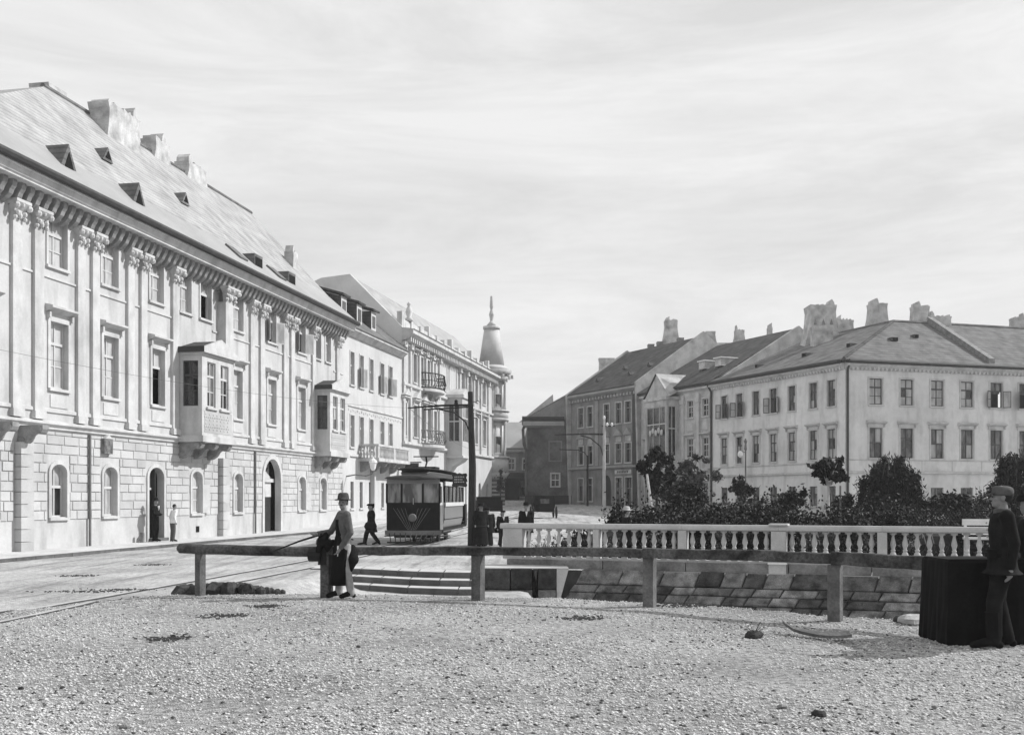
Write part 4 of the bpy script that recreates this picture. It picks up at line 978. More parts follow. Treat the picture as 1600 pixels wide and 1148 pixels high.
def chw(x0, x1, yt, yb, Y, m='chim', fl=.6, caps=0, rg=3, dp=1.0, house=None, base=(24.5, 80)):
    z1 = CAMZ+(778-yt)/1700*Y; z0 = CAMZ+(778-yb)/1700*Y-1.4; X = ((x0+x1)/2-800)/1700*Y
    return chimney(house or R_, M[m], X-base[0], Y-base[1], z0, z1-.3, (x1-x0)/1700*Y*.9, dp, fl, caps, rg)
chw(1260, 1303, 474, 535, 96, rg=5, caps=3, fl=.7, dp=2.0); chw(1268, 1300, 505, 536, 93, 'chim', .1, 0, 0, 1.2)
chw(1306, 1332, 496, 520, 97, rg=4, fl=.4); chw(1357, 1384, 470, 505, 94, rg=2, fl=.5, dp=1.2); chw(1424, 1450, 474, 504, 93, rg=2, fl=.4); chw(1450, 1484, 490, 508, 91, rg=4, fl=.3)
chw(1580, 1600, 492, 512, 95, rg=4, fl=.3); chw(1640, 1670, 480, 510, 96, rg=3)

# ------------------------------------------------------------ baroque house, dark house, sooty house, far house
F2 = Frame(12.6, 107, 4.9, -11); H2 = thing('baroque_house', 'narrow stuccoed house with a closed oriel under a white triangular roof gable', 'building', F2.w(0, 0), F2.rz)
L2 = 12.0
h2 = [(a, a+.95, 9.2, 10.75) for a in (.95, 8.4, 10.85)]+[(a, a+.95, 5.6, 7.3) for a in (.95, 8.4, 10.85)]+[(a, a+1.0, 1.4, 3.3) for a in (1, 8.4, 10.7)]
wall(H2, M['stuccoR2'], .1, L2, -.2, 12.0, h2, .2)
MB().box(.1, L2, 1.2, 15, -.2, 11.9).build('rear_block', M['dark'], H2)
for h in h2: window(H2, h[0], h[2], h[1]-h[0], h[3]-h[2], rows=(.36, .68), fm='frame', g='gd', inset=.1, surround=.12, hood=.2 if 5 < h[2] < 6 else None)
oriel(H2, 3.1, 6.9, 1.3, 4.6, 11.0, M['stuccoR2'], 'gd')
for k in range(5): MB().ball((4.1+k*.5, -1.34, 8.0+.2*(k % 2)), (.22, .1, .3), 7, 4).build('stucco_relief', M['trim'], H2)
MB().prism([(2.9, 11.3), (7.1, 11.3), (5.0, 13.4)], -1.2, -.9, 'y').build('front_gable', M['stuccoR2'], H2)
slab(H2, M['fire'], [(5.0, -1.3, 13.48), (5.0, 3.0, 13.48), (7.3, .2, 11.9), (7.3, -1.3, 11.2)], .08, 'gable_roof'); slab(H2, M['slated'], [(5.0, -1.3, 13.48), (5.0, 3.0, 13.48), (2.7, .2, 11.9), (2.7, -1.3, 11.2)], .08, 'gable_roof')
for a in (2.4, 7.5, 10.0): bx('pilaster', H2, M['trim'], a, a+.45, -.15, 0, 4.4, 11.3); bx('pilaster_cap', H2, M['trim'], a-.1, a+.55, -.25, 0, 10.5, 10.9)
for z in (4.2, 11.5): band(H2, M['trim'], .1, L2, [(0, z), (-.3, z+.15), (-.3, z+.32), (0, z+.36)])
for a in (1, 8.4, 10.8): bx('relief_panel', H2, M['trim'], a, a+.9, -.05, 0, 8.0, 8.7)
MB().tube([(.1, -.4, 12.05), (L2-.1, -.4, 12.05)], .12, 6).build('gutter', M['gutter'], H2)
slab(H2, M['slated'], [(.1, -.5, 12.05), (L2+.6, -.5, 12.05), (L2+.6, 9, 17.3), (.1, 9, 17.3)]); slab(H2, M['slated'], [(.1, 9, 17.3), (L2+.6, 9, 17.3), (L2+.6, 17, 12), (.1, 17, 12)], name='roof_rear')
slab(H2, M['slated'], [(L2+.6, 9.5, 17.3), (L2+12, 10.5, 17.3), (L2+12, 5.5, 15.5), (L2+.6, .5, 12.6)], name='side_roof') if False else None
for (x, y, z) in ((9.9, 2.8, 13.9), (7.3, 2.8, 13.9)): o = MB().box(x-.5, x+.5, y-.5, y+1.3, z, z+.7).build('skylight', M['chim'], H2); bx('skylight_lid', o, M['white'], x-.62, x+.62, y-.62, y+1.4, z+.702, z+.8)
MB().prism([(-.4, 11.9), (17, 11.9), (9, 17.55)], L2+.62, L2+.95, 'x').build('gable_wall', M['fire'], H2)
F3 = Frame(6.5, 119, 6.1, -12); L3 = 13.35
H3 = thing('dark_house', 'dark three storey house with pointed window hoods and arched doorway behind the pale mast', 'building', F3.w(0, 0), F3.rz)
w3 = [1.5, 3.42, 6.75, 9.0, 10.8]
h3 = [(a, a+1.05, 9.5, 11.6) for a in w3]+[(a, a+1.05, 5.5, 7.45) for a in w3]+[(1.5, 2.5, 1.6, 4.0), (3.4, 4.4, 1.6, 4.0), (6.2, 8.1, .0, 4.3, .95), (9.0, 10.2, .3, 4.0), (10.8, 12, .3, 4.0)]
wall(H3, M['stuccoR3'], 0, L3-.1, -.2, 13.0, h3, .3)
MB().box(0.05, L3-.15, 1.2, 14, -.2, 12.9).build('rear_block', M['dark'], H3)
for i, h in enumerate(h3):
    if i == 12: continue
    window(H3, h[0], h[2], h[1]-h[0], h[3]-h[2], rows=(.3,), fm='framem', g='gd', inset=.15, surround=.10, sill=True, openk='dark' if i in (6,) else None)
    if 5 <= i < 10:
        a, b = h[:2]; bx('hood_panel', H3, M['chim'], a+.05, b-.05, -.04, 0, 7.62, 8.2); MB().prism([(a-.2, 8.25), (b+.2, 8.25), ((a+b)/2, 8.95)], -.22, 0, 'y').build('pointed_hood', M['trimR3'], H3)
bx('door_leaf', H3, M['doord'], 6.2, 8.1, .25, .3, 0, 4.3); bx('shop_sign', H3, M['chim'], 9.0, 12.0, -.12, 0, 4.35, 4.75)
for k in range(7): bx('sign_letter', H3, M['doord'], 9.5+k*.3, 9.5+k*.3+.16, -.13, -.12, 4.45, 4.66)
for z in (4.9,): band(H3, M['trimR3'], 0, L3-.1, [(0, z), (-.3, z+.1), (-.3, z+.3), (0, z+.34)])
band(H3, M['trimR3'], -.1, L3-.1, [(0, 12.5), (-.2, 12.6), (-.55, 12.8), (-.55, 13.0), (0, 13.05)], 'cornice')
d3 = MB().box(0, .28, -.35, 0, 12.2, 12.48).mesh('dentil', M['trimR3'])
for k in range(22): inst('dentil', d3, H3, (.1+k*.6, 0, 0))
bx('corner_strip', H3, M['gutter'], L3-.9, L3-.12, -.25, 0, -.2, 12.5); bx('pilaster', H3, M['trimR3'], 5.1, 5.7, -.12, 0, 5.3, 12.1)
slab(H3, M['slated'], [(0, -.5, 13.05), (L3, -.5, 13.05), (L3, 7.3, 18.2), (0, 7.3, 18.2)]); slab(H3, M['slated'], [(0, 7.3, 18.2), (L3, 7.3, 18.2), (L3, 15, 13), (0, 15, 13)], name='roof_rear')
MB().prism([(-.2, 0), (15, 0), (15, 13.4), (7.6, 18.8), (-.6, 13.3)], L3+.02, L3+.3, 'x').build('gable_wall', M['fire'], H3)
MB().prism([(-.2, 0), (15, 0), (15, 13.4), (7.3, 18.5), (-.6, 13.2)], -.3, -.02, 'x').build('gable_wall', M['fire'], H3)
for x, y in ((3.3, 1.5), (6.0, 3.2), (9.4, 1.6), (11.2, 2.8)):
    z = 13.1+(y+.5)*.66; o = MB().prism([(x-.3, z), (x+.3, z), (x, z+.4)], y-.3, y+.6, 'y').build('roof_vent', M['slated'], H3)
b3 = F3.w(0, 0)
def ch3(*a, **k):
    o = chw(*a, house=H3, base=(0, 0), **k); loc = Vector(o.location)-Vector((b3[0], b3[1], 0)); o.location = Matrix.Rotation(-F3.rz, 4, 'Z') @ loc; o.rotation_euler = (0, 0, -F3.rz); return o
ch3(935, 960, 556, 580, 123, fl=.1, rg=0, dp=1.2); ch3(1038, 1058, 497, 555, 121, fl=1.4, rg=2, dp=1.2)
ch3(1012, 1022, 534, 552, 121, 'chimd', .1, rg=0); ch3(1026, 1036, 530, 550, 120, 'chimd', .1, rg=0)
ch3(1058, 1068, 524, 545, 119, 'chimd', .1, rg=0)
b2_ = F2.w(0, 0)
def ch2(*a, **k):
    o = chw(*a, house=H2, base=(0, 0), **k); loc = Vector(o.location)-Vector((b2_[0], b2_[1], 0)); o.location = Matrix.Rotation(-F2.rz, 4, 'Z') @ loc; o.rotation_euler = (0, 0, -F2.rz); return o
ch2(1102, 1117, 514, 545, 116, fl=1.2, rg=0); ch2(1148, 1162, 512, 545, 114, fl=1.3, rg=3); ch2(1199, 1206, 508, 542, 111, fl=.7, rg=1, dp=.7); ch2(1110, 1180, 532, 560, 117, fl=0, rg=0)
0 and slab(H2, M['slatem'], [tuple(Matrix.Rotation(-F2.rz, 4, 'Z') @ (Vector((x, y, 0))-Vector((b2_[0], b2_[1], 0)))+Vector((0, 0, z))) for x, y, z in ((20.4, 112, 17.3), (29.5, 104.5, 17.2), (31.5, 99, 16.5), (20, 104, 14.5))], name='side_roof')
# sooty house end-on, and the low far house closing the street
H4 = thing('sooty_house', 'dark sooty house end with a long cornice and one pale framed window', 'building', (1.7, 119.5, 0), 0)
wall(H4, M['stuccoR4'], 0, 5.0, 0, 10.1, [(2.6, 3.5, 3.2, 4.6)], .2)
MB().box(.0, 4.95, 1.0, 25, 0, 10).build('rear_block', M['stuccoR4'], H4)
window(H4, 2.6, 3.2, .9, 1.4, rows=(.5,), fm='frame', g='gd', inset=.1, surround=.12)
for x in (2.3,): bx('blind_window', H4, M['stuccoR3'], x, x+1.5, -.05, 0, 5.9, 8.2); bx('blind_recess', H4, M['stuccoR4'], x+.15, x+1.35, -.06, -.05, 6.05, 8.05)
band(H4, M['trimR3'], -.5, 4.0, [(0, 9.6), (-.3, 9.7), (-.6, 9.85), (-.6, 10.3), (0, 10.35)], 'cornice'); band(H4, M['doord'], -.6, 4.0, [(-.3, 10.36), (-.65, 10.4), (-.65, 10.7), (0, 10.9)], 'parapet_roof')
MB().tube([(-.2, -.2, 10.2), (-.5, -.2, 9.4), (-.4, -.2, 7.8), (-.15, -.2, 7.2), (-.15, -.2, 0)], .16, 7).build('downpipe', M['stuccoR4'], H4)
slab(H4, M['slate'], [(-.52, -.3, 10.52), (4.85, -.3, 13.5), (4.85, 9, 13.5), (-.52, 9, 10.52)], name='roof')
0 and slab(H4, M['slatem'], [(-.6, .1, 10.3), (4.7, .1, 13.2), (4.7, 6, 13.2), (-.6, 9, 10.3)], name='roof')
MB().prism([(-.5, 10.5), (4.85, 10.5), (4.85, 13.45)], -.25, 9, 'y').build('gable_wall', M['stuccoR3'], H4)
bx('base_wall', H4, M['doord'], -.3, 6.5, -.5, -.02, 0, 2.2)
H5 = thing('far_house', 'small pale far house with a dark shop awning closing the end of the street', 'building', (-2.6, 141, 1.2), 0)
wall(H5, M['stuccoR3'], 0, 6.5, 0, 7.1, [(2.1, 2.9, 4.4, 5.8), (4.05, 4.9, 4.4, 5.8), (3.7, 4.9, .9, 3.0), (.4, 1.6, .9, 3.0)], .2)
MB().box(0, 6.5, 1, 10, 0, 7).build('rear_block', M['dark'], H5)
for a, z, h in ((2.1, 4.4, 1.4), (4.05, 4.4, 1.4), (3.7, .9, 2.1), (.4, .9, 2.1)): window(H5, a, z, .82 if h < 2 else 1.2, h, rows=(.4,), fm='frame' if h < 2 else 'framem', g='gd', inset=.1, surround=.16 if h < 2 else None)
slab(H5, M['tin'], [(-.3, -.6, 7.1), (6.8, -.6, 7.1), (6.8, 5, 10.8), (1.5, 5, 10.8)], .1); band(H5, M['trim'], 0, 6.5, [(0, 6.6), (-.3, 6.7), (-.5, 7.0), (0, 7.05)], 'cornice')
MB().prism([(0, 3.9), (0, 4.0), (-2.2, 3.3), (-2.2, 2.9), (-2.1, 2.9), (-2.1, 3.2)], .1, 6.4, 'x').build('awning', M['doord'], H5)
for k in range(5): bx('shop_post', H5, M['doord'], .2+k*1.5, .36+k*1.5, -.2, 0, 0, 3.9)
bx('shop_front', H5, M['doord'], 1.8, 3.5, -.06, 0, 0, 3.9); bx('shop_front', H5, M['doord'], 5.0, 6.45, -.06, 0, 0, 3.9)
H6 = thing('far_roof_house', 'pale steep roofed house rising behind the far house', 'building', (1.0, 165, 1.6), 0)
MB().box(-4, 5, 0, 10, 0, 8).build('wall', M['stuccoR2'], H6); MB().prism([(-4.6, 8), (5.6, 8), (5.2, 16)], -.3, 10.3, 'y').build('roof', M['slate'], H6)

# ------------------------------------------------------------ street furniture
def at(px, Y, z=0): return ((px-800)/1700*Y, Y, z)
pole = thing('tram_mast', 'tall dark timber mast with a bracket arm over the tram, nearest mast beside the tram', 'mast', at(737, 43.5), 0)
MB().tube([(0, 0, 0), (.03, 0, 3.2), (-.06, 0, 6.15)], [.17, .15, .10], 10).build('pole', M['polewood'], pole)
MB().tube([(0, 0, 5.62), (-1.2, 0, 5.6), (-2.55, 0, 5.50)], [.05, .045, .03], 6).build('arm', M['iron'], pole)
MB().tube([(0, 0, 5.55), (-.8, 0, 5.5), (-1.9, 0, 5.44)], [.03, .03, .03], 5).build('arm', M['iron'], pole)
MB().tube([(-.05, 0, 4.45), (-.25, 0, 4.95), (-.7, 0, 5.32), (-1.3, 0, 5.45)], .03, 5).build('brace', M['iron'], pole)
MB().lathe([(.03, 0), (.09, .03), (.06, .10), (.08, .14), (.02, .2)], 8).build('insulator', M['iron'], pole, loc=(-.62, 0, 5.64))
for z in (5.1, 5.75): MB().tube([(.05, 0, z), (.2, 0, z), (.24, 0, z+.06), (.34, 0, z-.04), (.34, 0, z+.12)], .022, 5).build('hook', M['irong'], pole)
sg = MB().prism([(-.27, -.28), (-.31, -.2), (-.27, -.1), (-.31, 0), (-.27, .1), (-.31, .2), (-.27, .28), (-.1, .25), (0, .29), (.1, .25), (.27, .28), (.31, .2), (.27, .1), (.31, 0), (.27, -.1), (.31, -.2), (.27, -.28), (0, -.25)], -.02, .02, 'y').build('name_plate', M['doord'], pole, loc=(-.48, -.1, 2.62))
for k in range(3):
    for q in range(6 if k != 1 else 5): MB().box(-.2+q*.068, -.16+q*.068, -.026, -.02, .1-k*.1, .15-k*.1).build('plate_mark', M['chim'], sg)
p2 = thing('pale_mast', 'slender pale metal mast with a bracket arm and insulators before the dark house', 'mast', at(944, 92), 0)
MB().tube([(0, 0, 0), (0, 0, 2.6), (0, 0, 7.5), (0, 0, 8.6)], [.17, .15, .12, .08], 8).build('pole', M['rail'], p2)
MB().tube([(0, 0, 7.3), (-1.6, 0, 7.32), (-4.2, 0, 7.25)], [.09, .07, .04], 6).build('arm', M['iron'], p2); MB().tube([(0, 0, 5.2), (-.35, 0, 6.3), (-1.2, 0, 7.0), (-2.0, 0, 7.2)], .05, 5).build('brace', M['iron'], p2)
MB().tube([(-.2, 0, 8.0), (.9, 0, 8.0)], .05, 5).build('crossarm', M['iron'], p2)
for x in (.25, .65, 0): MB().ball((x, 0, 8.12 if x else 8.7), (.12, .12, .18), 7, 4).build('insulator', M['white'], p2)
p3 = thing('dark_mast', 'thin dark mast with a short arm standing behind the pale mast', 'mast', at(918, 112), 0)
MB().tube([(0, 0, .5), (0, 0, 6.3)], .11, 7).build('pole', M['iron'], p3); MB().tube([(0, 0, 6.1), (-.3, 0, 6.6), (-1, 0, 6.85), (-2.9, 0, 6.9)], .05, 5).build('arm', M['iron'], p3)
lp = thing('garden_lamp', 'thin dark lamp post rising from the shrubs before the corner house', 'street lamp', at(1165, 62), 0)
MB().lathe([(.12, 0), (.08, .4), (.05, .8), (.045, 4.6), (.09, 4.7), (.06, 5.0), (.10, 5.15), (.03, 5.3)], 8).build('post', M['irong'], lp)
MB().ball((-.3, 0, 4.4), (.16, .16, .2), 8, 5).build('lamp_globe', M['white'], lp); MB().tube([(0, 0, 4.5), (-.3, 0, 4.6)], .02, 5).build('arm', M['irong'], lp)
wl = thing('wall_lamp', 'white glazed lantern on a scrolled wall bracket below the stone balcony', 'street lamp', FB.w(.8, 0, 3.3), FB.rz)
MB().tube([(0, 0, 0), (0, -.6, .1), (0, -1.3, .02), (0, -1.75, .15), (0, -1.8, .35)], [.05, .04, .035, .03, .03], 6).build('bracket', M['irong'], wl)
MB().lathe([(.08, 0), (.17, .12), (.24, .48), (.26, .5)], 8, (0, -1.8, .36)).build('lantern_glass', M['white'], wl); MB().lathe([(.3, 0), (.22, .16), (.08, .26), (.03, .4)], 8, (0, -1.8, .86)).build('lantern_cap', M['white'], wl)
sb = thing('shop_signboard', 'dark bracketed signboard sticking out of the wall beside the stone balcony', 'sign', FB.w(12.2, 0, 3.6), FB.rz)
bx('board', sb, M['doord'], 0, .1, -1.5, -.2, .1, .9); bx('top_bar', sb, M['iron'], -.03, .13, -1.7, 0, .92, 1.0); bx('bottom_bar', sb, M['white'], -.02, .12, -1.5, -.2, .0, .08)
# contact wire from the mast arm
wr = thing('overhead_wire', 'thin overhead wire running from the mast arm towards the left house', 'wire', (0, 0, 0))
a = Vector((at(737, 43.5)[0]-2.5, 43.5, 5.5)); b = Vector((-16.9, 22, 6.4)); pts = [a.lerp(b, t)-Vector((0, 0, .5*4*t*(1-t))) for t in [k/14 for k in range(15)]]
MB().tube(pts, .005, 4).build('wire', M['irong'], wr)
b = Vector((-2.5, 100, 6.4)); pts = [a.lerp(b, t)-Vector((0, 0, .6*4*t*(1-t))) for t in [k/14 for k in range(15)]]; MB().tube(pts, .012, 4).build('wire', M['irong'], wr)

# ------------------------------------------------------------ tram
tr = thing('tram', 'dark fronted electric tramcar coming towards the square with open end platform and clerestory roof', 'tram', (-4.0, 44.0, 0), 0)
tr.rotation_euler = (0, 0, -.085); W2 = 1.08; fy, plat, Lt = 0.0, 1.25, 8.6
def tp_(*a, **k): return bx(*a, **k)
# bow fronted dash
n = 10; arc = [(-W2+2*W2*k/n, -.28*math.sin(PI*k/n)) for k in range(n+1)]
def bowed(name, z0, z1, m, inset=0, par=None, th=.05, k0=0, k1=n):
    A = arc[k0:k1+1]; poly = [(x*(1-inset), y+inset) for x, y in A]+[(x*(1-inset), y+th+inset) for x, y in A[::-1]]
    return MB().prism(poly, z0, z1, 'z').build(name, m, par or tr)
dash = bowed('dash', .62, 1.62, M['tramd']); bowed('bumper', .42, .60, M['irong'], -.06); bowed('window_rail', 1.62, 1.72, M['tramd'], -.01, th=.08)
bowed('front_header', 2.48, 2.72, M['tramp'], 0); 
for k in (0, 3, 7, 10): x, y = arc[k]; bx('window_post', tr, M['tramd'], x-.04, x+.04, y, y+.07, 1.7, 2.5)
for (k0, k1) in ((0, 3), (3, 7), (7, 10)):
    (xa, ya), (xb, yb) = arc[k0], arc[k1]; MB().add([(xa, ya+.03, 1.72), (xb, yb+.03, 1.72), (xb, yb+.03, 2.48), (xa, ya+.03, 2.48), (xa, ya+.045, 1.72), (xb, yb+.045, 1.72), (xb, yb+.045, 2.48), (xa, ya+.045, 2.48)], [(0,1,2,3),(4,5,6,7),(0,1,5,4),(2,3,7,6)]).build('front_window', M['gtram'], tr)
    MB().box(0, 1, 0, .01, 0, 1) 
o = MB().lathe([(.02, 0), (.14, .01), (.17, .09), (.12, .12)], 12).build('headlamp', M['irong'], tr, True, loc=(.06, -.40, 1.12)); o.rotation_euler = (PI/2, 0, 0)
MB().ball((.06, -.42, 1.12), (.11, .04, .11), 10, 5).build('headlamp_glass', M['white'], tr)
MB().tube([(.06, -.30, 1.65), (.06, -.30, 1.9)], .015, 5).build('brake_handle', M['rail'], tr)
# net of guard bars low at the front
for k in range(9):
    x = -.9+k*.225; MB().tube([(x, -.42, .50), (x*.9, -.62, .30), (x*.9, -.60, .12)], .018, 4).build('guard_bar', M['iron'], tr)
MB().tube([(-.95, -.6, .14), (.95, -.6, .14)], .03, 5).build('guard_rail', M['iron'], tr)
for sgn in (-1, 1):
    for k in range(4): MB().tube([(sgn*(.75-k*.16), -.32, 1.5), (sgn*.15-sgn*k*.05, -.34, .62)], .008, 4).build('dash_strap', M['irong'], tr)
bx('floor', tr, M['tramd'], -W2, W2, .05, Lt, .55, .68)
# platform side: half door, cream pillars
for sx in (-1, 1):
    x = sx*W2; a, b = (x-.04, x+.02) if sx > 0 else (x-.02, x+.04)
    bx('platform_panel', tr, M['tramp'], a, b, .06, .72, .62, 1.62); bx('cream_pillar', tr, M['traml'], a, b, .05, .20, 1.62, 2.55); bx('cream_pillar', tr, M['traml'], a, b, .55, .72, 1.62, 2.55)
    bx('pillar_head', tr, M['traml'], a, b, .201, .549, 2.38, 2.55); bx('pillar_foot', tr, M['traml'], a, b, .201, .549, 1.62, 1.72)
    bx('step_board', tr, M['woodl'], x-.1 if sx > 0 else x-.25, x+.25 if sx > 0 else x+.1, .75, 1.35, .32, .37)
    MB().tube([(x, .8, .62), (x+sx*.03, .8, 1.5), (x, .8, 2.5)], .022, 6).build('grab_rail', M['rail'], tr)
    # saloon side: tumblehome panel, window strip, header
    y0, y1 = 1.4, 7.2
    MB().prism([(x, 1.02), (x-sx*.10, .62), (x-sx*.16, .62), (x-sx*.06, 1.62), (x, 1.62)], y0, y1, 'y').build('side_panel', M['tramp'], tr)
    bx('waist_rail', tr, M['traml'], x-.05, x+.05, y0, y1, 1.56, 1.72); bx('panel_bead', tr, M['tramd'], x-.03, x+.015, y0, y1, 1.0, 1.03)
    bx('header', tr, M['traml'], x-.05, x+.04, y0, y1, 2.42, 2.60); bx('sole_bar', tr, M['irong'], x-.12, x-.02, 1.2, 7.4, .5, .6)
    for k in range(6):
        yy = y0+(y1-y0)*k/5; bx('window_post', tr, M['tramd'], x-.045, x+.03, max(y0, yy-.05), min(y1, yy+.05), 1.721, 2.419)
        if k < 5: bx('side_window', tr, M['gtram'], x-.02, x-.008, yy+.05, yy+(y1-y0)/5-.05, 1.72, 2.42); bx('window_blind', tr, M['traml'] if k == 3 else M['framem'], x-.045, x-.03, yy+.3, yy+.6, 1.75, 2.4)
    MB().tube([(x-sx*.1, 7.3, .8), (x, 8.5, .8)], .03, 5).build('rear_rail', M['tramd'], tr); bx('rear_panel', tr, M['tramd'], a, b, 7.9, 8.6, .62, 1.62); bx('rear_pillar', tr, M['traml'], a, b, 8.45, 8.6, 1.62, 2.55)
bx('bulkhead', tr, M['tramd'], -W2+.05, W2-.05, 1.3, 1.38, .68, 1.6); bx('bulkhead', tr, M['tramd'], -W2+.05, W2-.05, 7.2, 7.28, .68, 2.6); bx('bulkhead_post', tr, M['tramd'], -.06, .06, 1.3, 1.38, 1.6, 2.6); bx('bulkhead_top', tr, M['tramd'], -W2+.05, W2-.05, 1.3, 1.38, 2.3, 2.6)
bx('bulkhead_post', tr, M['framem'], -.5, -.35, 1.3, 1.38, 1.6, 2.3); bx('bulkhead_post', tr, M['framem'], .35, .5, 1.3, 1.38, 1.6, 2.3)
bx('rear_dash', tr, M['tramd'], -W2, W2, Lt-.05, Lt, .62, 1.62)
rings = []
for (y, wx, z) in ((-.55, .55, 2.66), (-.42, .9, 2.68), (-.15, 1.16, 2.7), (.4, 1.22, 2.72), (4.3, 1.22, 2.72), (8.2, 1.2, 2.71), (8.75, 1.1, 2.69), (9.0, .6, 2.66)):
    rings.append([(wx*math.cos(t), y, z+(.14*math.sin(t) if math.sin(t) > 0 else .04*math.sin(t))) for t in [2*PI*k/14 for k in range(14)]])
MB().loft(rings).build('roof', M['gutter'], tr, True)
rings = []
for (y, wx, h) in ((.25, .1, .04), (.3, .55, .12), (.6, .62, .22), (4.3, .62, .24), (7.6, .6, .22), (7.95, .2, .08)):
    rings.append([(wx*math.cos(t), y, 2.82+(h*(.6+.4*math.sin(t)) if math.sin(t) >= 0 else -.02)) for t in [2*PI*k/12 for k in range(12)]])
MB().loft(rings).build('clerestory', M['tramp'], tr)
MB().loft([[(.70*math.cos(t), y, z+.06*math.sin(t)) for t in [2*PI*k/12 for k in range(12)]] for y, z in ((.1, 3.06), (.5, 3.10), (4, 3.12), (7.8, 3.10), (8.1, 3.05))]).build('clerestory_roof', M['iron'], tr, True)
MB().tube([(0, 3.0, 3.2), (0, 3.4, 3.45), (0, 3.2, 3.7)], .04, 6).build('current_collector', M['iron'], tr); MB().box(-.5, .5, 2.6, 3.8, 3.17, 3.25).build('collector_base', M['iron'], tr)
MB().tube([(-.55, 3.2, 3.7), (.55, 3.2, 3.7)], .025, 5).build('collector_bow', M['iron'], tr)
wm_ = MB().prism([(.36*math.cos(t), .36*math.sin(t)) for t in [2*PI*k/16 for k in range(16)]], -.05, .05, 'x').mesh('wheel', M['iron'])
for y in (3.3, 5.5):
    for x in (-.52, .52): inst('wheel', wm_, tr, (x, y, .38))
bx('truck', tr, M['iron'], -.7, .7, 2.7, 6.1, .35, .55); bx('lifeguard', tr, M['iron'], -.8, .8, .1, 1.2, .3, .55)
# carts
ct_ = thing('covered_cart', 'dark box cart with two wheels standing far down the street behind the walkers', 'cart', at(766, 78, .4), .15)
bx('box', ct_, M['coat'], -.95, .9, 0, 1.5, .55, 1.35); bx('hood', ct_, M['coat'], -.85, .8, .1, 1.4, 1.352, 1.6)
whl = MB(); 
for k in range(12): t = 2*PI*k/12; whl.tube([(0, .42*math.cos(t), .42*math.sin(t)), (0, .42*math.cos(t+PI/6), .42*math.sin(t+PI/6))], .035, 5)
for k in range(5): t = PI*k/5; whl.tube([(0, .4*math.cos(t), .4*math.sin(t)), (0, -.4*math.cos(t), -.4*math.sin(t))], .02, 4)
whm = whl.mesh('wheel', M['iron'])
for x in (-1.0, .95): inst('wheel', whm, ct_, (x, .8, .42))
MB().tube([(.7, 1.4, .6), (.7, 3.0, .7)], .05, 5).build('shaft', M['iron'], ct_)
cb = thing('hackney_cab', 'dark four wheeled cab with a box seat waiting at the end of the hedge', 'carriage', at(849, 80, .45), .1)
MB().loft([[(x*w_, y*1.0, z) for x, y in ((-1, -.6), (1, -.6), (1, 1.0), (-1, 1.0))] for w_, z in ((.55, .45), (.75, .7), (.8, 1.1), (.72, 1.5), (.7, 1.62))]).build('body', M['coat'], cb)
bx('cab_window', cb, M['gm'], -.35, .35, -.63, -.61, 1.05, 1.4); bx('box_seat', cb, M['coat'], -.45, .45, -1.2, -.65, .6, .95)
for x in (-.85, .85):
    for y in (-.8, .8): inst('wheel', whm, cb, (x, y, .42))
wb = thing('wheelbarrow', 'low dark wheelbarrow standing between the woman and the boy', 'wheelbarrow', at(771, 44, 0), .2)
MB().loft([[(-.42, -.2, .5), (.30, -.2, .5), (.30, .2, .5), (-.42, .2, .5)], [(-.55, -.28, .72), (.40, -.28, .72), (.40, .28, .72), (-.55, .28, .72)]]).build('tray', M['coat'], wb)
o = inst('wheel', whm, wb, (-.55, 0, .24), (0, 0, PI/2), (.6, .55, .55)); MB().tube([(.3, .1, .5), (.22, .1, 0)], .03, 5).build('leg', M['iron'], wb); MB().tube([(.3, -.15, .5), (.22, -.15, 0)], .03, 5).build('leg', M['iron'], wb); MB().tube([(.3, 0, .6), (.55, 0, .66)], .025, 5).build('handle', M['iron'], wb)

# ------------------------------------------------------------ timber rail
rl = thing('timber_rail', 'long weathered timber rail on posts across the foreground', 'rail fence', (0, 0, 0))
PP = [(313, 18.95), (747, 18.2), (1015, 17.1), (1305, 15.05), (1640, 12.9)]
def railpt(px, py, Y): return Vector(((px-800)/1700*Y, Y, CAMZ+(778-py)/1700*Y))
RP = [railpt(484, 860, 18.5), railpt(620, 860, 18.35), railpt(750, 860.5, 18.15), railpt(900, 861, 17.6), railpt(1018, 864, 17.05), railpt(1160, 866.5, 16.1), railpt(1308, 872.5, 15.0), railpt(1440, 879, 14.2), railpt(1640, 890, 12.95)]
def beam(P, hw, hh, name, wob=.006):
    rings = []
    for i, p in enumerate(P):
        d = (P[min(i+1, len(P)-1)]-P[max(i-1, 0)]); d.z = 0; d.normalize(); nn = Vector((-d.y, d.x, 0)); q = random.uniform(-wob, wob); h2_ = hh+random.uniform(-wob, wob)
        up = Vector((0, 0, 1)); b = .014
        rings.append([tuple(p+nn*a+up*(c+q)) for a, c in ((-hw, -h2_+b), (-hw+b, -h2_), (hw-b, -h2_), (hw, -h2_+b), (hw, h2_-b), (hw-b, h2_), (-hw+b, h2_), (-hw, h2_-b))])
    return MB().loft(rings).build(name, M['wood'], rl)
def dens(P, k=6):
    out = []
    for a, b in zip(P, P[1:]): out += [a.lerp(b, t/k) for t in range(k)]
    return out+[P[-1]]
beam(dens(RP[:5]), .085, .072, 'beam'); beam(dens([RP[4]-Vector((.1, 0, -.0)), RP[5], RP[6]]), .09, .076, 'beam'); beam(dens([RP[6]-Vector((.05, 0, -.01)), RP[7], RP[8]]), .09, .088, 'beam')
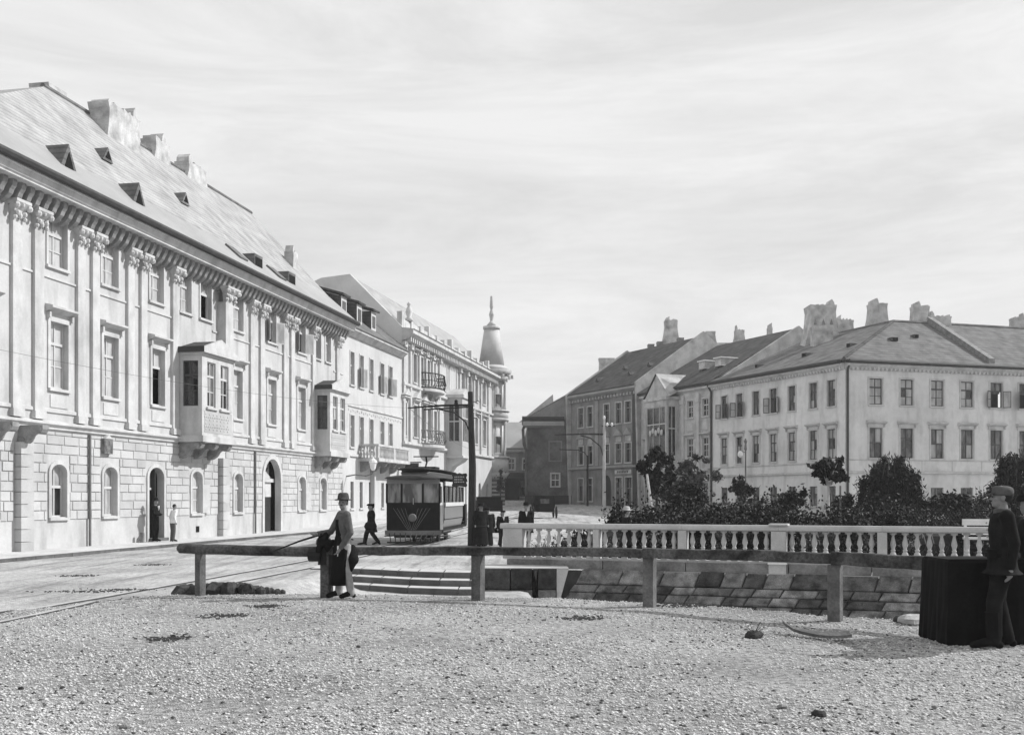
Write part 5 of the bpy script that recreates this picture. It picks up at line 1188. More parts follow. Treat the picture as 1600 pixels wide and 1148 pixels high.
for px, Y in PP:
    X = (px-800)/1700*Y; z0 = ground_z(X, Y)-.3; top = .94 if px != 313 else .97
    if px == 313: MB().box(-.055, .055, -.075, .075, 0, top-z0).build('post', M['woodl'], rl, loc=(X, Y, z0), rz=-.45)
    else: MB().box(-.085, .085, -.085, .085, 0, top+.04-z0).build('post', M['woodl'], rl, loc=(X, Y, z0), rz=-.45 if px < 1100 else -.55)
# swing pole at the left
sp = thing('barrier_pole', 'round weathered barrier pole reaching left from the capstan post to the street', 'barrier', (0, 0, 0))
a = railpt(281, 856.5, 18.95); b = railpt(497, 862, 18.5); pts = [a.lerp(b, t/12)+Vector((0, 0, random.uniform(-.004, .004))) for t in range(13)]
MB().tube([a-Vector((.05, 0, 0))]+pts, [.03, .085]+[.088-.00*t for t in range(12)], 12).build('pole', M['wood'], sp, True)
MB().tube([railpt(484, 867, 18.45), railpt(503, 867, 18.4)], [.11, .11], 10).build('counterweight', M['iron'], sp)
pv_ = thing('pivot_post', 'dark post with an iron pivot head where the barrier pole meets the rail', 'post', (railpt(508, 0, 18.5).x, 18.5, ground_z(-3.2, 18.5)), 0)
bx('post', pv_, M['wood'], -.07, .09, -.08, .08, -.2, .92).rotation_euler = (0, 0, -.35)
MB().box(-.10, .16, -.12, .1, .56, .86).build('pivot_bracket', M['iron'], pv_)
MB().lathe([(.10, 0), (.14, .05), (.13, .12), (.09, .16), (.12, .2), (.06, .28)], 10).build('pivot_head', M['iron'], pv_, loc=(-.02, 0, .86))
# black draped crate near the soldier
bxm = thing('black_case', 'big matt black draped crate standing behind the soldier at the right', 'crate', (5.60, 13.05, .17), .03); bxm.scale = (1.0, 1, 1.02)
mb = MB(); g = []
for z, e in ((0, .0), (.05, .03), (.5, .015), (.96, 0), (1.0, -.02)):
    ring_ = []
    for k in range(40):
        t = k/40*4; s_ = int(t); f = t-s_; c = [(-.55-e, -.4-e), (.62+e, -.4-e), (.62+e, .35+e), (-.55-e, .35+e), (-.55-e, -.4-e)]
        x = lerp(c[s_][0], c[s_+1][0], f); y = lerp(c[s_][1], c[s_+1][1], f); q = .018*math.sin(k*2.3+z*3)*(1-z*.7); ring_.append((x+q, y+q, z))
    g.append(ring_)
mb.loft(g).build('drape', M['black'], bxm)
MB().box(-.5, .56, -.36, .3, .0, .94).build('crate_body', M['black'], bxm)
x, y = gp(1425, 976); rock('pale_stone', 'pale broken stone slab by the corner of the black crate', 'stone', x, y+.05, .17, M['cast'], .55, seed=11, sx=1.2)
x, y = gp(1412, 972); rock('dark_stone', 'small dark stone leaning on the pale slab by the black crate', 'stone', x-.05, y, .09, M['rubble'], .7, seed=12)

# garden bench and low lattice fence
bn = thing('garden_bench', 'white painted garden bench seen over the balustrade left of the soldier', 'bench', at(1545, 31), -.2)
bx('backrest', bn, M['white'], -.65, .8, .3, .36, 1.12, 1.3); bx('backrest', bn, M['white'], -.65, .8, .3, .36, .85, .95); bx('seat', bn, M['white'], -.65, .8, -.15, .28, .72, .78)
for x in (-.6, .7):
    for y in (-.1, .3): bx('leg', bn, M['white'], x, x+.07, y, y+.07, 0, 1.12 if y > 0 else .72)
fn = thing('lattice_fence', 'low dark iron lattice fence edging the garden behind the balustrade', 'fence', at(1405, 35), -.05)
for k in range(31):
    x = k*.1; 
    if k < 27: MB().tube([(x, 0, .95), (x+.3, 0, 1.45)], .012, 4).build('lattice_bar', M['iron'], fn); MB().tube([(x+.3, .02, .95), (x, .02, 1.45)], .012, 4).build('lattice_bar', M['iron'], fn)
bx('top_bar', fn, M['iron'], 0, 3.0, -.02, .02, 1.46, 1.5); bx('bottom_bar', fn, M['iron'], 0, 3.0, -.02, .02, .9, .94)
for x in (0, 1, 2, 2.96): bx('post', fn, M['iron'], x, x+.05, -.03, .03, 0, 1.55)
# ------------------------------------------------------------ planting
def leaves(name, parent, m, clumps, size, shape=.55, droop=0):
    """many small leaf blades spread through clumps; clumps: (centre, radii, count)"""
    C_l, N_l = [], []
    for c, r, n in clumps:
        u = RNG.normal(size=(n, 3)); u /= np.linalg.norm(u, axis=1)[:, None]; k = np.abs(RNG.normal(0, .48, n))+.08
        p = u*k[:, None]*np.array(r)[None]+np.array(c)[None]; C_l.append(p); N_l.append(u)
    P = np.concatenate(C_l); U = np.concatenate(N_l); n = len(P)
    d = RNG.normal(size=(n, 3))+U*.5; d[:, 2] -= droop; d /= np.linalg.norm(d, axis=1)[:, None]
    s = RNG.normal(size=(n, 3)); s -= (s*d).sum(1)[:, None]*d; s /= np.linalg.norm(s, axis=1)[:, None]
    sz = size*(.6+.8*RNG.random(n))[:, None]
    V = np.stack([P-d*sz, P+s*sz*shape, P+d*sz, P-s*sz*shape], 1).reshape(-1, 3)
    F_ = np.arange(n*4).reshape(-1, 4)
    o = bpy.data.objects.new(name, np_mesh(name, V, F_, m)); link(o, parent); return o
def clumpy(c, r, k, n, cr=.35):
    out = [(c, (r[0]*1.15, r[1]*1.15, r[2]*1.15), int(n*.18))] if cr > .31 else []
    for i in range(k):
        u = Vector((random.gauss(0, 1), random.gauss(0, 1), random.gauss(0, 1))).normalized()*random.random()**.4
        q = cr*random.uniform(.7, 1.35)
        out.append(((c[0]+u.x*r[0], c[1]+u.y*r[1], c[2]+u.z*r[2]), (q*r[0]*.9, q*r[1]*.9, q*r[2]*.8), int(n/k*random.uniform(.6, 1.4))))
    return out
def tree(name, label, cat, x, y, h, r, cz, m, n, size, trunk='bark', k=14, droop=0, shape=.55, group=None, tr_=.09, z=0, cr=.35, lean=0):
    t = thing(name, label, cat, (x, y, z), 0, group)
    mb = MB().tube([(0, 0, 0), (lean*.5, 0, cz*.5), (lean, 0, cz)], [tr_, tr_*.75, tr_*.4], 7)
    cl = clumpy((lean, 0, cz), r, k, n, cr)
    for c, rr, nn in cl[:10]: mb.tube([(lean*.8, 0, cz*.8), tuple(Vector((lean*.8, 0, cz*.8)).lerp(Vector(c), .5)+Vector((0, 0, .08))), c], [tr_*.4, tr_*.25, .01], 4)
    mb.build('trunk', M[trunk], t)
    leaves('crown', t, M[m], cl, size, shape, droop); return t
# long shrub border
hd = []
def hedge(name, label, x0, x1, y0, y1, h, m, n, size, taper=0):
    cl = []; k = int((x1-x0)*3.0)
    for i in range(k):
        x = random.uniform(x0, x1); hh = h*(1 if not taper else sst(x0-.3, x0+taper, x))*random.uniform(.75, 1.05)
        cl.append(((x, random.uniform(y0, y1), hh*.45), (.55, .5, hh*.55), int(n/k)))
    o = leaves(name, None, M[m], cl, size); tag(o, label, None, kind='stuff'); o['category'] = 'hedge'; return o
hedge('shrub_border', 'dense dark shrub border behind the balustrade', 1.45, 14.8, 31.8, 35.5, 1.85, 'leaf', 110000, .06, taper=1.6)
cl = []
for i in range(150):
    x = random.uniform(4.3, 17.5); hh = .95+.7*(.5+noise.noise(Vector((x*.9, 3.3, 0))))+random.uniform(-.15, .25); cl.append(((x, random.uniform(36.5, 39.5), hh*.5), (.5, .5, hh*.52), 420))
o = leaves('shrubbery', None, M['leaf'], cl, .065); tag(o, 'uneven dark shrubbery filling the garden under the trees', None, kind='stuff')
gs = MB().add([(1.3, 30.4, 0), (16, 26.0, 0), (60, 40, 0), (60, 66, 0), (9, 60, 0), (2.0, 37, 0)], [(0,1,2,3,4,5)]); gs.v = [(x, y, .05) for x, y, z in gs.v]
tag(gs.build('garden_bed', M['soil']), 'dark planted garden bed behind the balustrade', kind='structure')
hedge('shrub_border', 'lighter leaves scattered over the dark shrub border', 2.2, 12.5, 31.9, 33.2, 1.6, 'leafl', 6500, .045, taper=1.5)
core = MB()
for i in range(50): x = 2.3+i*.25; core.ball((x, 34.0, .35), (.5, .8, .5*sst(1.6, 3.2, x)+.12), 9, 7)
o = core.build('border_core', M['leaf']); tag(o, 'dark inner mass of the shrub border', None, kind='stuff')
# low bare shrubs by the balustrade
for i, px in enumerate((822, 838, 856, 880, 905, 1262, 1420, 1440, 1462)):
    Y = 29.6 if px < 1000 else 26.6; t = thing('bare_shrub', 'low thin bare shrub, %s' % ['leftmost, behind the end pedestal','second from the left behind the first balusters','third from the left behind the first balusters','fourth from the left behind the balusters','fifth from the left, before the shrub border','behind the balusters right of the tall capped pedestal','first of three left of the black crate','middle one of three left of the black crate','last of three, nearest the black crate'][i], 'shrub', at(px, Y), 0, 'bare shrubs behind the balusters'); mb = MB()
    for k in range(9):
        a = random.uniform(-.5, .5); mb.tube([(0, 0, 0), (a*.5, random.uniform(-.1, .1), .4), (a*1.1, random.uniform(-.15, .15), random.uniform(.6, .95))], [.014, .01, .004], 4)
    mb.build('stems', M['bark'], t); leaves('foliage', t, M['leaf'], [((0, 0, .55), (.4, .2, .3), 60)], .04)
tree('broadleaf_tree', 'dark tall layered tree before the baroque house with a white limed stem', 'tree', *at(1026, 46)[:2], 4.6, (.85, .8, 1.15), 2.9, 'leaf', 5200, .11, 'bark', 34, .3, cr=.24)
t = thing('stake', 'white leaning limewashed stake beside the tall layered tree', 'stake', at(1020, 45), 0); MB().tube([(0, 0, 1.2), (-.12, 0, 1.9), (-.24, 0, 2.9)], [.09, .08, .05], 6).build('post', M['whitebark'], t)
tree('broadleaf_tree', 'loose pale leaved tree before the right half of the baroque house', 'tree', *at(1080, 50)[:2], 3.6, (1.25, .9, .95), 2.9, 'leafl', 3200, .10, 'bark', 30, .2, cr=.24)
tree('broadleaf_tree', 'small open tree by the garden lamp post', 'tree', *at(1158, 47)[:2], 3, (.62, .55, .62), 2.2, 'leafm', 1700, .085, 'bark', 24, cr=.26)
tree('young_standard_tree', 'young round headed tree on a white limed stem before the corner of the corner house', 'tree', *at(1294, 40)[:2], 4, (.66, .6, .55), 2.9, 'leaf', 2700, .11, 'whitebark', 26, .3, tr_=.075, cr=.28)
t = thing('stake', 'thin bare stake right of the young white stemmed tree', 'stake', at(1313, 39.6), 0); MB().tube([(0, 0, 0), (0, 0, 2.35)], .035, 6).build('post', M['irong'], t)
# weeping trees
def weeper(label, px, Y, h, r, n, m='leaf', px_r=None):
    t = thing('weeping_tree', label, 'tree', at(px, Y), 0); mb = MB().tube([(0, 0, 0), (.05, 0, h*.5), (0, 0, h*.85)], [.12, .09, .05], 6); cl = []
    for k in range(46):
        a = random.uniform(0, 2*PI); q = r*random.uniform(.3, 1); top = (q*.4*math.cos(a), q*.4*math.sin(a), h*(1-.22*(q/r)**2)*random.uniform(.88, 1.0)); 
        mid = (q*.8*math.cos(a), q*.8*math.sin(a), h*(.95-.42*(q/r)**1.6)*random.uniform(.88, 1.05)); end = (q*1.08*math.cos(a), q*1.08*math.sin(a), h*random.uniform(.1, .45)*(1-.3*q/r))
        mb.tube([top, mid, end], [.02, .014, .005], 4)
        for s in range(7):
            f = s/6; c = tuple(Vector(mid).lerp(Vector(end), f)); cl.append((c, (.22, .22, .26), max(3, n//(46*7))))
        cl.append((mid, (.35, .35, .25), n//(46*5)))
    mb.build('trunk', M['bark'], t); leaves('crown', t, M[m], cl, .10, .22, 1.4)
weeper('broad dark weeping tree standing before the right front of the corner house', 1392, 42, 3.75, 1.55, 17000)
weeper('tall weeping tree behind the soldier at the right edge', 1588, 40, 4.0, 1.15, 9000)
tree('bush', 'rounded dark bush left of the young white stemmed tree', 'bush', *at(1236, 44)[:2], 2.4, (.62, .6, .55), 1.75, 'leaf', 3000, .08, k=16, cr=.42)
tree('bush', 'big soft dark bush below the tall layered tree', 'bush', *at(1066, 41)[:2], 2.4, (1.05, .7, .55), 1.75, 'leaf', 7000, .06, k=20, cr=.45)
tree('bush', 'dark bush under the small open tree', 'bush', *at(1128, 40)[:2], 2.0, (.7, .6, .35), 1.35, 'leaf', 4000, .06, k=16, cr=.45)
tree('bush', 'dark bush filling the gap behind the young white stemmed tree', 'bush', *at(1316, 43)[:2], 2.4, (.6, .6, .45), 1.55, 'leaf', 3500, .07, k=16, cr=.45)
tree('bush', 'spreading dark bush between the two weeping trees', 'bush', *at(1490, 41)[:2], 2.4, (1.05, .6, .5), 1.6, 'leaf', 6000, .075, k=18, cr=.42)
t = thing('blooming_plant', 'tall stem with pale blossoms left of the soldier cap', 'plant', at(1534, 36), 0); mb = MB()
for k in range(4): mb.tube([(0, 0, 0), (.05*(k-1.5), 0, 1.2), (.14*(k-1.5), 0, 2.3)], [.015, .012, .005], 4)
mb.build('stems', M['bark'], t); leaves('foliage', t, M['leafm'], [((0, 0, 1.8), (.25, .2, .6), 160)], .06); leaves('blossoms', t, M['white'], [((0, 0, 1.95), (.2, .2, .35), 14)], .05)
tree('street_tree', 'small pale flowering tree at the foot of the turret', 'tree', *at(782, 108)[:2], 3, (.5, .5, 1.1), 2.6, 'leafm', 900, .12, z=.9, k=8)

# ------------------------------------------------------------ people
PEND = []
def remesh(name, mb, vox, m, parent, smooth=2):
    me = mb.mesh(name, m, False); o = bpy.data.objects.new(name, me); link(o, parent)
    r = o.modifiers.new('r', 'REMESH'); r.mode = 'VOXEL'; r.voxel_size = vox; r.use_smooth_shade = True
    s = o.modifiers.new('s', 'SMOOTH'); s.factor = .5; s.iterations = smooth
    PEND.append(o); return o
def bake():
    dg = bpy.context.evaluated_depsgraph_get()
    new = [(o, bpy.data.meshes.new_from_object(o.evaluated_get(dg))) for o in PEND]
    for o, me in new:
        mname = o.name.split('.')[0]; o.modifiers.clear(); o.data = me; me.name = mname
    PEND.clear()
def ell(z, cx, cy, rx, ry, n=14): return [(cx+rx*math.cos(2*PI*i/n), cy+ry*math.sin(2*PI*i/n), z) for i in range(n)]
def ring_loft(mb, R): mb.loft([ell(z, cx, cy, rx, ry) for z, cx, cy, rx, ry in R]); return mb
def limb(mb, pts, rs):
    mb.tube(pts, rs, 10)
    for p, r in zip(pts, rs): mb.ball(p, (r, r, r), 10, 6)
    return mb
def hand(mb, w, d, side, s=1.0, curl=.5, palm=Vector((0, 0, 1))):
    """palm and five bent fingers from the wrist w along d"""
    w = Vector(w); d = Vector(d).normalized(); a = d.cross(palm).normalized()*side; nrm = d.cross(a).normalized()*side
    limb(mb, [w, w+d*.045*s, w+d*.085*s], [.026*s, .03*s, .03*s])
    mb.ball(tuple(w+d*.06*s+a*.012*s), (.034*s, .03*s, .034*s), 8, 5)
    for k, L_ in enumerate((.068, .078, .072, .055)):
        b = w+d*.085*s+a*(.030-.020*k)*s; c1 = b+d*L_*.45*s-nrm*L_*.12*s*curl; c2 = c1+d*L_*.3*s-nrm*L_*.35*s*curl; c3 = c2+d*L_*.15*s-nrm*L_*.30*s*curl
        limb(mb, [b, c1, c2, c3], [.0105*s, .0095*s, .009*s, .008*s])
    t0 = w+d*.03*s+a*.03*s; limb(mb, [t0, t0+a*.028*s+d*.025*s, t0+a*.035*s+d*.058*s-nrm*.01*s], [.013*s, .011*s, .0095*s])
def head_mb(mb, hx, hy, hz, yaw=0, tilt=0, s=1.0):
    R = Matrix.Translation((hx, hy, hz)) @ Matrix.Rotation(yaw, 4, 'Z') @ Matrix.Rotation(tilt, 4, 'X')
    t = MB(); t.ball((0, .012, .03), (.076*s, .095*s, .10*s), 16, 10); t.ball((0, -.028*s, -.045*s), (.056*s, .062*s, .072*s), 12, 8); t.ball((0, -.066*s, -.085*s), (.026*s, .022*s, .02*s), 8, 5)
    t.loft([ell(.022*s, 0, -.075*s, .008*s, .012*s, 8), ell(-.012*s, 0, -.094*s, .012*s, .020*s, 8), ell(-.026*s, 0, -.088*s, .018*s, .02*s, 8)])
    t.ball((0, -.078*s, .03*s), (.05*s, .018*s, .011*s), 8, 4); t.ball((0, -.086*s, -.052*s), (.024*s, .010*s, .007*s), 8, 4); t.ball((0, -.083*s, -.064*s), (.02*s, .010*s, .007*s), 8, 4)
    for sx in (-1, 1): t.ball((sx*.079*s, .012*s, -.008*s), (.012*s, .022*s, .034*s), 8, 5); t.ball((sx*.042*s, -.055*s, -.02*s), (.022*s, .02*s, .022*s), 8, 5)
    mb.add([tuple(R @ Vector(v)) for v in t.v], t.f); return R
def person(label, loc, rz, h=1.72, vox=.02, coat_len=.95, coat='coat', legs='coat', hatk='bowler', skirt=None, arms=None, legsp=None, yaw=0, tilt=0, group=None, apron=None, hands=False, fat=1.0, shirt=None, lean=0, hatm='coat', boots='coat', width=1.0, faced=False):
    s = h/1.75; t = thing('person', label, 'person', loc, rz, group)
    P = dict(hipL=(.09, 0, .92), hipR=(-.09, 0, .92), kneeL=(.10, -.02, .5), kneeR=(-.10, -.02, .5), ankL=(.10, .02, .09), ankR=(-.10, .02, .09), toeL=(.12, -.15, .04), toeR=(-.12, -.15, .04),
             shL=(.185, 0, 1.42), shR=(-.185, 0, 1.42), elL=(.235, .03, 1.13), elR=(-.235, .03, 1.13), wrL=(.24, -.05, .89), wrR=(-.24, -.05, .89))
    P.update(legsp or {}); P.update(arms or {}); V = {k: Vector(v) for k, v in P.items()}
    lx = lambda z: lean*(z-.9)
    # body
    mb = MB(); ring_loft(mb, [(.82, 0, 0, .13, .09), (.95, 0, 0, .155, .10), (1.10, 0, lx(1.1), .13, .09), (1.3, 0, lx(1.3), .155, .10), (1.42, 0, lx(1.42), .14, .085), (1.48, 0, lx(1.48)+.01, .06, .06)])
    limb(mb, [(0, lx(1.45)+.01, 1.44), (0, lx(1.55)-.005, 1.56)], [.06, .052])
    for k in 'LR':
        limb(mb, [V['hip'+k], V['knee'+k], V['ank'+k]], [.085, .055, .038]); limb(mb, [V['ank'+k], V['toe'+k]], [.04, .028])
        sh = V['sh'+k]+Vector((0, lx(1.42), 0)); limb(mb, [(0, lx(1.4), 1.40), sh, V['el'+k], V['wr'+k]], [.07, .052, .038, .026])
        d = V['wr'+k]-V['el'+k]
        if hands: hand(mb, V['wr'+k], d+Vector(P.get('hd'+k, (0, 0, 0))), 1 if k == 'L' else -1, 1.0, P.get('curl', .6))
        else: limb(mb, [V['wr'+k], V['wr'+k]+d.normalized()*.09], [.03, .028])
    hz = 1.625; R = head_mb(mb, 0, lx(1.6)-.01, hz, yaw, tilt)
    body = remesh('body', mb, vox*.8 if not hands else min(vox, .0065), M['skin'], t, 1)
    # hair and hat
    hr = MB(); hr.ball((0, .03, .035), (.082, .092, .098), 12, 8)
    hb = remesh('hair', MB().add([tuple(R @ Vector(v)) for v in hr.v], hr.f), .012, M['hair'], t, 1)
    hm = MB(); 
    if hatk == 'bowler': hm.lathe([(.135, .055), (.14, .062), (.10, .07), (.098, .13), (.085, .17), (.04, .185)], 18)
    if hatk == 'felt':
        hm.loft([[(r*math.cos(a), r*1.15*math.sin(a)+.01, z+(.018*abs(math.sin(a)) if r > .12 else 0)) for a in [2*PI*k/20 for k in range(20)]] for r, z in ((.10, .045), (.145, .045), (.147, .053), (.10, .06), (.094, .12), (.082, .165), (.05, .18))])
    if hatk == 'wide': hm.lathe([(.2, .05), (.205, .06), (.10, .07), (.10, .15), (.09, .18)], 18)
    if hatk == 'cap': hm.loft([[(r*math.cos(a), r*1.12*math.sin(a)-(.03 if i < 2 and math.sin(a) < 0 else 0), z) for a in [2*PI*k/18 for k in range(18)]] for i, (r, z) in enumerate(((.095, .05), (.10, .065), (.11, .11), (.09, .14)))])
    if hatk == 'kepi':
        hm.loft([[(r*math.cos(a), r*1.12*math.sin(a)+.012+dy, z) for a in [2*PI*k/20 for k in range(20)]] for r, z, dy in ((.088, .02, 0), (.094, .04, 0), (.094, .07, .004), (.088, .10, .0), (.074, .118, -.01), (.04, .124, -.02))])
        pk = MB().loft([[(x, y, z) for x, y in ((-.08, -.07), (0, -.10), (.08, -.07), (.06, -.125), (0, -.155), (-.06, -.125))] for z in (.045, .055)])
        pk.v = [(x, y, z+(y+.07)*.35) for x, y, z in pk.v]; hm.add(pk.v, pk.f)
    if hm.v: MB().add([tuple(R @ Vector(v)) for v in hm.v], hm.f).build('hat', M[hatm], t, True)
    if faced:
        fm_ = MB()
        for sx in (-1, 1): fm_.ball((sx*.03, -.085, .008), (.011, .008, .006), 8, 4)
        MB().add([tuple(R @ Vector(v)) for v in fm_.v], fm_.f).build('eyes', M['hair'], t)
        mm = MB().ball((0, -.094, -.036), (.026, .010, .007), 8, 4); MB().add([tuple(R @ Vector(v)) for v in mm.v], mm.f).build('moustache', M['hair'], t)
    # jacket
    mb = MB(); q = 1.0*width
    rings = [(coat_len, 0, 0, .19*q, .135), (1.0, 0, lx(1.0), .175*q, .125), (1.1, 0, lx(1.1), .158*q, .115), (1.28, 0, lx(1.28), .18*q, .13), (1.40, 0, lx(1.4), .175, .115), (1.47, 0, lx(1.47)+.01, .09, .085)]
    if coat_len < .85: rings = [(coat_len, 0, .0, .25*q, .20), (.85, 0, 0, .20*q, .145)]+rings[1:]
    ring_loft(mb, rings)
    for k in 'LR':
        sh = V['sh'+k]+Vector((0, lx(1.42), 0)); w_ = V['el'+k].lerp(V['wr'+k], .93); limb(mb, [(0, lx(1.4), 1.39), sh, V['el'+k], w_], [.09, .078, .058, .048])
    remesh('jacket', mb, vox*.8, M[coat], t, 3)
    if skirt:
        ring_loft(MB(), []) if False else remesh(skirt[0], ring_loft(MB(), [(.06, 0, .02, skirt[2], skirt[2]*.8), (.5, 0, .01, skirt[2]*.85, skirt[2]*.7), (.95, 0, 0, .17, .13), (1.05, 0, 0, .15, .11)]), vox, M[skirt[1]], t, 2)
    else:
        mb = MB(); ring_loft(mb, [(.84, 0, 0, .16, .115), (.95, 0, 0, .168, .118), (1.04, 0, lx(1.04), .15, .11)])
        for k in 'LR': limb(mb, [V['hip'+k]+Vector((0, 0, -.02)), V['knee'+k], V['ank'+k]+Vector((0, 0, .0))], [.105, .082, .068])
        remesh('trousers', mb, vox*.8, M[legs], t, 3)
    mb = MB()
    for k in 'LR': limb(mb, [V['ank'+k], V['ank'+k].lerp(V['toe'+k], .4)+Vector((0, 0, .0)), V['toe'+k]], [.055, .05, .040]); c = V['ank'+k].lerp(V['toe'+k], -.25); mb.ball((c.x, c.y, .045), (.042, .045, .045), 8, 5)
    remesh('boots', mb, vox*.8, M[boots], t, 1)
    if shirt: MB().prism([(-.04, 1.46), (.04, 1.46), (0, 1.28)], -.155+lx(1.35), -.10+lx(1.35), 'y').build('shirt_front', M['white'], t)
    t.scale = (s*fat, s*fat, s); return t
FW = -PI/2      # facing the camera's left is rz = -pi/2 (figures face their own -y)
wk = person('working man in felt hat, grey shirt and long dark apron at the pivot post', (railpt(537, 0, 18.35).x, 18.35, ground_z(-2.84, 18.35)+.005), -1.15, 1.72, .014, .90, 'cloth', 'clothl', 'felt',
   arms=dict(wrR=(-.13, -.42, 1.10), elR=(-.24, -.16, 1.13), wrL=(.16, -.10, .86), elL=(.25, .05, 1.12)), legsp=dict(kneeL=(.11, .02, .5), ankL=(.11, .10, .09), toeL=(.13, -.08, .04), ankR=(-.10, -.06, .09), toeR=(-.12, -.24, .04)),
   yaw=.95, hands=True, hatm='hat', boots='black', faced=True)
# apron wraps the front and the sides
mb = MB(); rings = []
for z, rx, ry, cy in ((.22, .165, .18, -.05), (.5, .175, .175, -.04), (.8, .185, .16, -.02), (.98, .175, .14, -.01), (1.12, .14, .135, 0), (1.34, .10, .145, 0)):
    rings.append([(rx*math.sin(a), cy-ry*math.cos(a), z) for a in [lerp(-1.8, 1.75, k/14) if z < 1.0 else lerp(-1.0, 1.0, k/14) for k in range(15)]]+[((rx-.015)*math.sin(a), cy-(ry-.015)*math.cos(a), z) for a in [lerp(1.75, -1.8, k/14) if z < 1.0 else lerp(1.0, -1.0, k/14) for k in range(15)]])
mb.loft(rings); mb.v = [(x+.012*math.sin(z*19+x*30), y+.010*math.sin(x*40+z*7), z) for x, y, z in mb.v]; mb.build('apron', M['black'], wk, True)
mb = MB(); mb.loft([ell(z, .13, -.12, rx, .03, 10) for z, rx in ((.72, .012), (.80, .022), (.90, .02))]).build('cloth_rag', M['white'], wk, True)
mb = MB(); limb(mb, [(.05, .13, .84), (.17, .12, .66), (.14, .08, .48)], [.08, .10, .04]); remesh('apron_tail', mb, .015, M['black'], wk)
MB().tube([(.12, .13, 1.0), (0, .135, 1.0), (-.12, .13, 1.0)], .012, 5).build('apron_string', M['black'], wk)
sk = thing('walking_stick', 'thin dark stick held out to the left over the barrier pole by the working man', 'stick', (0, 0, 0)); MB().tube([railpt(503, 834, 18.3), railpt(468, 845, 18.35), railpt(429, 860, 18.4)], [.022, .018, .010], 6).build('stick', M['iron'], sk)
gl = thing('dark_jacket', 'dark jacket lying in a heap on the pivot post beside the working man', 'jacket', (0, 0, 0))
c = railpt(506, 847, 18.35); mb = MB().ball(c+Vector((0, 0, -.02)), (.13, .10, .07), 10, 6).ball(c+Vector((-.07, -.06, -.09)), (.05, .05, .10), 8, 5).ball(c+Vector((.07, -.06, -.07)), (.06, .06, .09), 8, 5).ball(c+Vector((-.02, 0, .07)), (.09, .07, .05), 8, 5).ball(c+Vector((.03, 0, .12)), (.05, .05, .06), 8, 5).ball(c+Vector((.13, .0, -.02)), (.07, .06, .05), 8, 5)
mb.v = [tuple(Vector(v)+Vector((1, .6, 1))*.05*noise.noise(Vector(v)*11)) for v in mb.v]; remesh('heap', mb, .018, M['black'], gl)
X = (1566-800)/1700*12.35
so = person('soldier in dark uniform and field cap standing in profile beside the black crate', (X, 12.35, ground_z(X, 12.35)), -1.75, 1.84, .016, .80, 'coat', 'coat', 'kepi',
   arms=dict(wrL=(.25, .02, .88), elL=(.27, .05, 1.14), wrR=(-.25, .0, .88), elR=(-.27, .05, 1.14)), legsp=dict(ankL=(.10, -.10, .09), toeL=(.11, -.30, .04), kneeL=(.1, -.10, .5), ankR=(-.1, .08, .09), toeR=(-.12, -.10, .04)), yaw=-.15, hands=True, hatm='hatm', boots='black', width=1.3, faced=True)
MB().loft([ell(z, 0, 0, r*1.15, r*.9, 16) for z, r in ((.985, .186), (1.03, .184))]).build('belt', M['black'], so)
so.scale = (1.08, 1.12, 1.05)
MB().lathe([(.085, 1.455), (.08, 1.50), (.07, 1.505)], 14).build('collar', M['hatm'], so)
bx('pouch', so, M['black'], .10, .2, -.17, -.10, .97, 1.07)
for sx in (-1, 1):
    MB().tube([(sx*.10, -.03 if sx < 0 else -.10, .12), (sx*.10, -.02 if sx < 0 else -.11, .40)], [.075, .085], 10).build('gaiter', M['black'], so)
for k in range(5): MB().ball((0, -.135-.004*k, 1.05+k*.075), (.012, .01, .012), 6, 4).build('button', M['chim'], so)
X = (1608-800)/1700*12.9
so2 = person('man in a dark long coat and pale shoes at the right edge behind the soldier', (X, 12.9, ground_z(X, 12.9)), -1.5, 1.75, .02, .45, 'coat', 'coat', 'cap', hatm='coat', boots='clothl', width=1.2)
def wpos(px, py): Y = CAMZ*1700/(py-778); return at(px, Y, 0)
p = FA.w(8.25, -.5); person('dark suited man in bowler hat and white collar in the arched doorway', (p[0], p[1], .1), 1.45, 1.78, .03, .85, arms=dict(wrL=(.05, -.26, 1.08), wrR=(-.05, -.26, 1.08), elL=(.26, -.03, 1.14), elR=(-.26, -.03, 1.14)), shirt=True)
p = FA.w(8.35, -.95); person('man in a pale work jacket leaning beside the arched doorway', (p[0]+.25, p[1], .1), 2.3, 1.55, .03, .86, 'white', 'cloth', None, lean=-.12, tilt=.35, width=1.1)
x, y, z = wpos(580, 851); o = person('dark hooded walker with a bag striding along the street left of the tram', (x, y, 0), -1.3, 1.66, .03, .55, legsp=dict(ankL=(.08, -.22, .09), toeL=(.08, -.42, .05), kneeL=(.08, -.16, .5), ankR=(-.08, .24, .12), toeR=(-.08, .06, .04), kneeR=(-.08, .05, .48)), hatk='cap', width=1.5, fat=1.35)
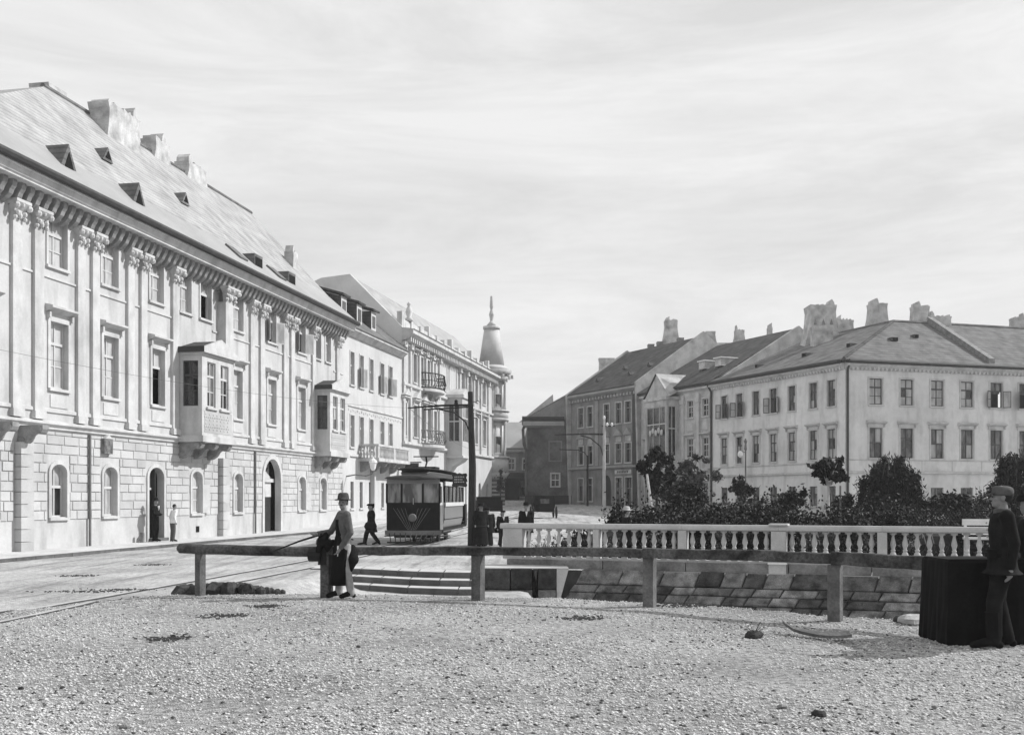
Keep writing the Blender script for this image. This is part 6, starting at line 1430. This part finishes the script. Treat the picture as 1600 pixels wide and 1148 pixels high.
b = MB().loft([[(x_*w_, y_*w_-.36, z_) for x_, y_ in ((-.08, -.2), (.08, -.2), (.08, .2), (-.08, .2))] for z_, w_ in ((.72, .8), (.85, 1), (1.0, .8), (1.08, .3))]); b.v = [(x_+.27, y_+.30, z_-.05) for x_, y_, z_ in b.v]; q = remesh('bag', b, .025, M['coat'], o); 
x, y, z = wpos(752, 852); person('dark dressed woman in a wide hat standing right of the tall mast', (x, y-.6, 0), .5, 1.66, .03, .8, hatk='wide', skirt=('skirt', 'coat', .30), width=1.15, fat=1.25)
x, y, z = wpos(763, 852); person('dark coated figure in a flat cap behind the wide hatted woman', (x-.02, y-.2, 0), .25, 1.5, .03, .6, hatk='cap', skirt=('skirt', 'coat', .22), width=1.1, fat=1.3)
x, y, z = wpos(786, 853); person('boy in a dark suit, white collar and flat cap beside the end of the balustrade', (x, y-1.0, 0), .3, 1.42, .03, .82, hatk='cap', shirt=True, fat=1.15)
x, y, z = at(822, 38, 0); person('gentleman in bowler hat and dark coat behind the left end of the balustrade', (x, y, 0), .1, 1.72, .025, .7, shirt=True, width=1.15)
x, y, z = at(979, 31.2, 0); person('man in a pale topped hat and dark cloak between balustrade and shrubs', (x, y, 0), 1.9, 1.62, .025, .6, hatk='felt', hatm='chim', width=1.3)
for px, Y, lab in ((1009, 95, 'distant walker by the cab'), ): pass
bake()
if cam.clip_end < 100: pass

# ------------------------------------------------------------ summer haze over the square
hz = MB().box(-95, 110, -14, 185, -3.2, 27).mesh('haze', mat('haze', .8))
hm_ = bpy.data.materials.new('haze_air'); hm_.use_nodes = True; t_ = hm_.node_tree; t_.nodes.clear()
pv2 = t_.nodes.new('ShaderNodeVolumePrincipled'); pv2.inputs['Color'].default_value = (.95, .95, .95, 1); pv2.inputs['Density'].default_value = .0005; pv2.inputs['Anisotropy'].default_value = .3
o2 = t_.nodes.new('ShaderNodeOutputMaterial'); t_.links.new(pv2.outputs[0], o2.inputs['Volume'])
hz.materials.clear(); hz.materials.append(hm_)
tag(link(bpy.data.objects.new('haze', hz)), 'thin bright haze in the air over the square', None, kind='stuff')
